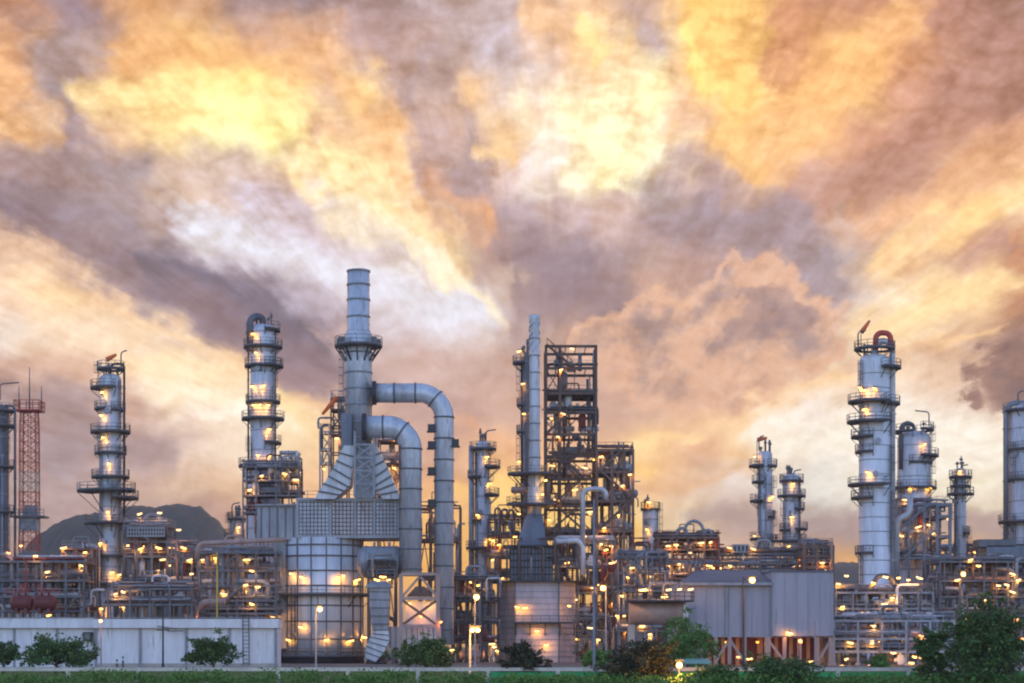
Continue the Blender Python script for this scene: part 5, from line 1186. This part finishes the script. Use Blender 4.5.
# direction on the sky as azimuth-like and height-like numbers (1 unit = the width and height of the view)
u = T.m('ADD', T.m('MULTIPLY', T.m('DIVIDE', dx, yy), F / 1024.0), 0.5)
v = T.m('SUBTRACT', HZ / 683.0, T.m('MULTIPLY', T.m('DIVIDE', dz, yy), F / 683.0))
# fan coordinates: the cloud streets spread out from a point low over the horizon
fu = T.m('SUBTRACT', u, 0.54); fv = T.m('SUBTRACT', 0.80, v)
ang = T.m('ARCTAN2', fu, fv)
rad = T.m('SQRT', T.m('ADD', T.m('MULTIPLY', fu, fu), T.m('MULTIPLY', fv, fv)))
fan = T.xyz(T.m('MULTIPLY', ang, 2.0), T.m('MULTIPLY', rad, 0.9), 0.0)
flat = T.xyz(u, T.m('MULTIPLY', v, 0.8), 0.0)
def shifted(vec, x, y):
    n = T.node('ShaderNodeVectorMath', operation='ADD'); T.put(n.inputs[0], vec); n.inputs[1].default_value = (x, y, 0); return n.outputs[0]
n1 = T.noise(flat, 3.5, 2, 0.5, '2D'); n2 = T.noise(flat, 15.0, 9, 0.57, '2D', 0.0); n3 = T.noise(fan, 6.0, 6, 0.55, '2D', 0.0)
def ctr(n, amt):
    s_ = T.node('ShaderNodeSeparateColor'); T.put(s_.inputs[0], n.outputs['Color'])
    return T.m('MULTIPLY', T.m('SUBTRACT', s_.outputs[0], 0.5), amt), T.m('MULTIPLY', T.m('SUBTRACT', s_.outputs[1], 0.5), amt)
a1, b1 = ctr(n1, 0.05); a2, b2 = ctr(n2, 0.062); fanw = T.ss(rad, 0.15, 0.6, 0.0, 0.075); a3, b3 = ctr(n3, fanw)
wu = T.m('ADD', u, T.m('ADD', a1, T.m('ADD', a2, a3))); wv = T.m('ADD', v, T.m('ADD', b1, T.m('MULTIPLY', T.m('ADD', b2, T.m('MULTIPLY', b3, 0.6)), 1.2)))
cur = None; prev = None
for yrow, stops in SKYROWS:
    r = T.node('ShaderNodeValToRGB'); cr = r.color_ramp; cr.interpolation = 'EASE'
    cr.elements[0].position = stops[0][0] / 1024; cr.elements[0].color = rgb(*stops[0][1:])
    cr.elements[1].position = min(1, stops[-1][0] / 1024); cr.elements[1].color = rgb(*stops[-1][1:])
    for st in stops[1:-1]:
        e = cr.elements.new(st[0] / 1024); e.color = rgb(*st[1:])
    T.put(r.inputs[0], wu)
    if cur is None: cur = r.outputs[0]
    else: cur = T.mix(T.ss(wv, prev / 683, yrow / 683), cur, r.outputs[0])
    prev = yrow
# long cloud streets and gaps: soft strokes with ragged sides
pu = T.m('MULTIPLY', wu, 1024.0); pv = T.m('MULTIPLY', wv, 683.0); pos = T.xyz(pu, pv, 0.0)
edge = T.noise(flat, 17.0, 8, 0.6, '2D', 0.0).outputs[0]; es = T.m('SUBTRACT', edge, 0.5); fs = T.m('SUBTRACT', n3.outputs[0], 0.5)
rag = T.m('ADD', T.m('MULTIPLY', es, 1.1), T.m('MULTIPLY', fs, 0.9))
def vm(op, a, b=None):
    n = T.node('ShaderNodeVectorMath', operation=op)
    for i, q in enumerate((a, b)):
        if isinstance(q, bpy.types.NodeSocket): T.l.new(q, n.inputs[i])
        elif q is not None: n.inputs[i].default_value = q
    return n.outputs['Value'] if op in ('DOT_PRODUCT', 'LENGTH') else n.outputs[0]
pos0 = pos
for si, (x0, y0, x1, y1, w0, w1, c, op) in enumerate(STROKES):
    if si and si % 6 == 0:                   # ties each batch to the one before, so that the shader is worked through in order
        pos = vm('ADD', pos0, T.xyz(T.m('MULTIPLY', mk, 1e-4), 0.0, 0.0))
    L2 = (x1 - x0) ** 2 + (y1 - y0) ** 2
    q = vm('SUBTRACT', pos, (x0, y0, 0)); t_ = T.m('DIVIDE', vm('DOT_PRODUCT', q, (x1 - x0, y1 - y0, 0)), L2, clamp=True)
    along = T.xyz(T.m('MULTIPLY', t_, x1 - x0), T.m('MULTIPLY', t_, y1 - y0), 0.0)
    dist = T.m('DIVIDE', vm('LENGTH', vm('SUBTRACT', q, along)), T.m('ADD', T.m('MULTIPLY', t_, w1 - w0), w0))
    mk = T.m('MULTIPLY', T.ss(T.m('ADD', T.m('SUBTRACT', 1.0, dist), rag), -0.35, 0.95), op)
    cur = T.mix(mk, cur, rgb(*c))
# single clouds with an edge of their own: a sum of soft lumps cut off by noise
def lumps(blobs):
    f = None
    for bx, by, br in blobs:
        ax = T.m('DIVIDE', T.m('SUBTRACT', pu, bx), br); ay = T.m('DIVIDE', T.m('SUBTRACT', pv, by), br * 0.85)
        q = T.m('MAXIMUM', T.m('SUBTRACT', 1.0, T.m('ADD', T.m('MULTIPLY', ax, ax), T.m('MULTIPLY', ay, ay))), -3.0)
        f = q if f is None else T.m('SMOOTH_MAX', f, q, 0.4)
    return f
for blobs, cols, amp, wid, opac in CLOUDS:
    f = T.m('ADD', lumps(blobs), T.m('MULTIPLY', es, amp))
    mask = T.m('MULTIPLY', T.ss(f, 0.2 - wid, 0.2 + wid), opac)
    depth = T.ss(T.m('ADD', f, T.m('ADD', T.m('MULTIPLY', es, 1.6), T.m('MULTIPLY', fs, 1.4))), 0.35, 1.75)
    cur = T.mix(mask, cur, T.mix(depth, rgb(*cols[0]), rgb(*cols[1])))
# fine cloud grain: fan-like streaks, billows, and a relief term (noise minus itself a step towards the light)
st = T.noise(fan, 8.0, 6, 0.58, '2D', 0.2).outputs[0]
ra = T.noise(flat, 14.0, 9, 0.6, '2D', 0.3).outputs[0]; rb_ = T.noise(shifted(flat, 0.004, 0.009), 14.0, 9, 0.6, '2D', 0.3).outputs[0]
bi = T.noise(flat, 30.0, 8, 0.66, '2D', 0.3).outputs[0]
fan2 = T.xyz(T.m('MULTIPLY', ang, 5.5), T.m('MULTIPLY', rad, 1.1), 3.0)
st2 = T.noise(fan2, 9.0, 6, 0.6, '2D', 0.4).outputs[0]
def puffs(scale, push):
    vo = T.node('ShaderNodeTexVoronoi', voronoi_dimensions='2D', feature='SMOOTH_F1'); vo.inputs['Smoothness'].default_value = 0.7; vo.inputs['Scale'].default_value = scale
    T.put(vo.inputs['Vector'], T.xyz(T.m('ADD', u, T.m('MULTIPLY', a2, push)), T.m('ADD', T.m('MULTIPLY', v, 1.05), T.m('MULTIPLY', b2, push)), 0.0))
    return T.m('SUBTRACT', 0.42, vo.outputs['Distance'])
pf = T.m('ADD', T.m('MULTIPLY', puffs(34.0, 0.9), 0.75), T.m('MULTIPLY', puffs(75.0, 0.6), 0.55))
pf = T.m('ADD', T.m('MULTIPLY', pf, T.ss(n1.outputs[0], 0.35, 0.6, 0.45, 1.0)), 0.5)
g = T.m('ADD', T.m('MULTIPLY', T.m('SUBTRACT', st2, 0.5), T.ss(rad, 0.15, 0.6, 0.0, 0.34)), T.m('MULTIPLY', T.m('SUBTRACT', pf, 0.5), T.ss(v, 0.52, 0.2, 0.04, 0.55)))
g = T.m('ADD', g, T.m('MULTIPLY', T.m('SUBTRACT', st, 0.5), T.ss(rad, 0.12, 0.75, 0.0, 0.6))); g = T.m('ADD', g, T.m('MULTIPLY', T.m('SUBTRACT', bi, 0.5), 0.46))
g = T.m('ADD', g, T.m('MULTIPLY', T.m('SUBTRACT', ra, rb_), 0.8))
gain = T.m('ADD', g, 1.04)
gc = T.node('ShaderNodeCombineColor')
T.put(gc.inputs[0], T.m('POWER', gain, 0.72)); T.put(gc.inputs[1], T.m('POWER', gain, 1.02)); T.put(gc.inputs[2], T.m('POWER', gain, 1.4))
cur = T.mix(1.0, cur, gc.outputs[0], 'MULTIPLY')
hs = T.node('ShaderNodeHueSaturation'); hs.inputs['Saturation'].default_value = 1.0; T.put(hs.inputs['Color'], T.mix(1.0, cur, (1.0, 0.982, 0.955, 1), 'MULTIPLY')); cur = hs.outputs[0]
# keeps the hue of the brightest patches: whole colour scaled back where red would pass full white
s_ = T.node('ShaderNodeSeparateColor'); T.put(s_.inputs[0], cur); rinv = T.m('DIVIDE', 1.06, T.m('MAXIMUM', s_.outputs[0], 1.06))
rc = T.node('ShaderNodeCombineColor'); [T.put(rc.inputs[i], rinv) for i in range(3)]
cur = T.mix(1.0, cur, rc.outputs[0], 'MULTIPLY')
bg_cl = T.node('ShaderNodeBackground'); T.put(bg_cl.inputs[0], cur); bg_cl.inputs[1].default_value = CLOUD_GAIN / 2 ** EXPO
mx = T.node('ShaderNodeMixShader'); T.put(mx.inputs[0], T.ss(dy, 0.30, 0.62))
T.put(mx.inputs[1], bg_sky.outputs[0]); T.put(mx.inputs[2], bg_cl.outputs[0]); T.put(out.inputs[0], mx.outputs[0])

sl = bpy.data.lights.new('sun', 'SUN'); sl.energy = SUN_STRENGTH; sl.angle = math.radians(12); sl.color = (1.0, 0.72, 0.45)
so = bpy.data.objects.new('sun', sl); col.objects.link(so)
d = Vector((-math.sin(SUN_AZ) * math.cos(SUN_EL), -math.cos(SUN_AZ) * math.cos(SUN_EL), -math.sin(SUN_EL)))
so.rotation_euler = d.to_track_quat('-Z', 'Y').to_euler(); so.location = (0, 100, 120)

if HAZE:
    hb = MB().box((0, 950, 58), (4600, 2300, 120)); hm = bpy.data.materials.new('haze'); hm.use_nodes = True
    t_ = NT(hm.node_tree); t_.n.clear(); o_ = t_.node('ShaderNodeOutputMaterial'); pv = t_.node('ShaderNodeVolumePrincipled')
    pv.inputs['Color'].default_value = (0.76, 0.75, 0.74, 1); pv.inputs['Density'].default_value = HAZE; pv.inputs['Anisotropy'].default_value = 0.0
    t_.put(o_.inputs['Volume'], pv.outputs[0])
    tag(hb.build('haze', hm), 'thin evening haze between the plant and the far hill', 'haze', None, 'stuff')

cam = bpy.data.cameras.new('camera'); co = bpy.data.objects.new('camera', cam); col.objects.link(co)
co.location = (0, 0, H); co.rotation_euler = (PI / 2, 0, 0)
cam.sensor_width = 36; cam.lens = F * 36 / 1024; cam.shift_y = (HZ - 341.5) / 1024; cam.clip_end = 8000; cam.clip_start = 0.5
scene.camera = co
scene.view_settings.view_transform = 'Standard'; scene.view_settings.look = 'None'; scene.view_settings.exposure = EXPO; scene.view_settings.gamma = 1
scene.render.engine = 'CYCLES'; cy = scene.cycles
cy.use_denoising = True; cy.max_bounces = 5; cy.diffuse_bounces = 2; cy.glossy_bounces = 2; cy.volume_bounces = 0; cy.transmission_bounces = 2
cy.filter_width = 2.1; cy.sample_clamp_direct = 10; cy.sample_clamp_indirect = 3; cy.use_light_tree = True
cy.caustics_reflective = False; cy.caustics_refractive = False
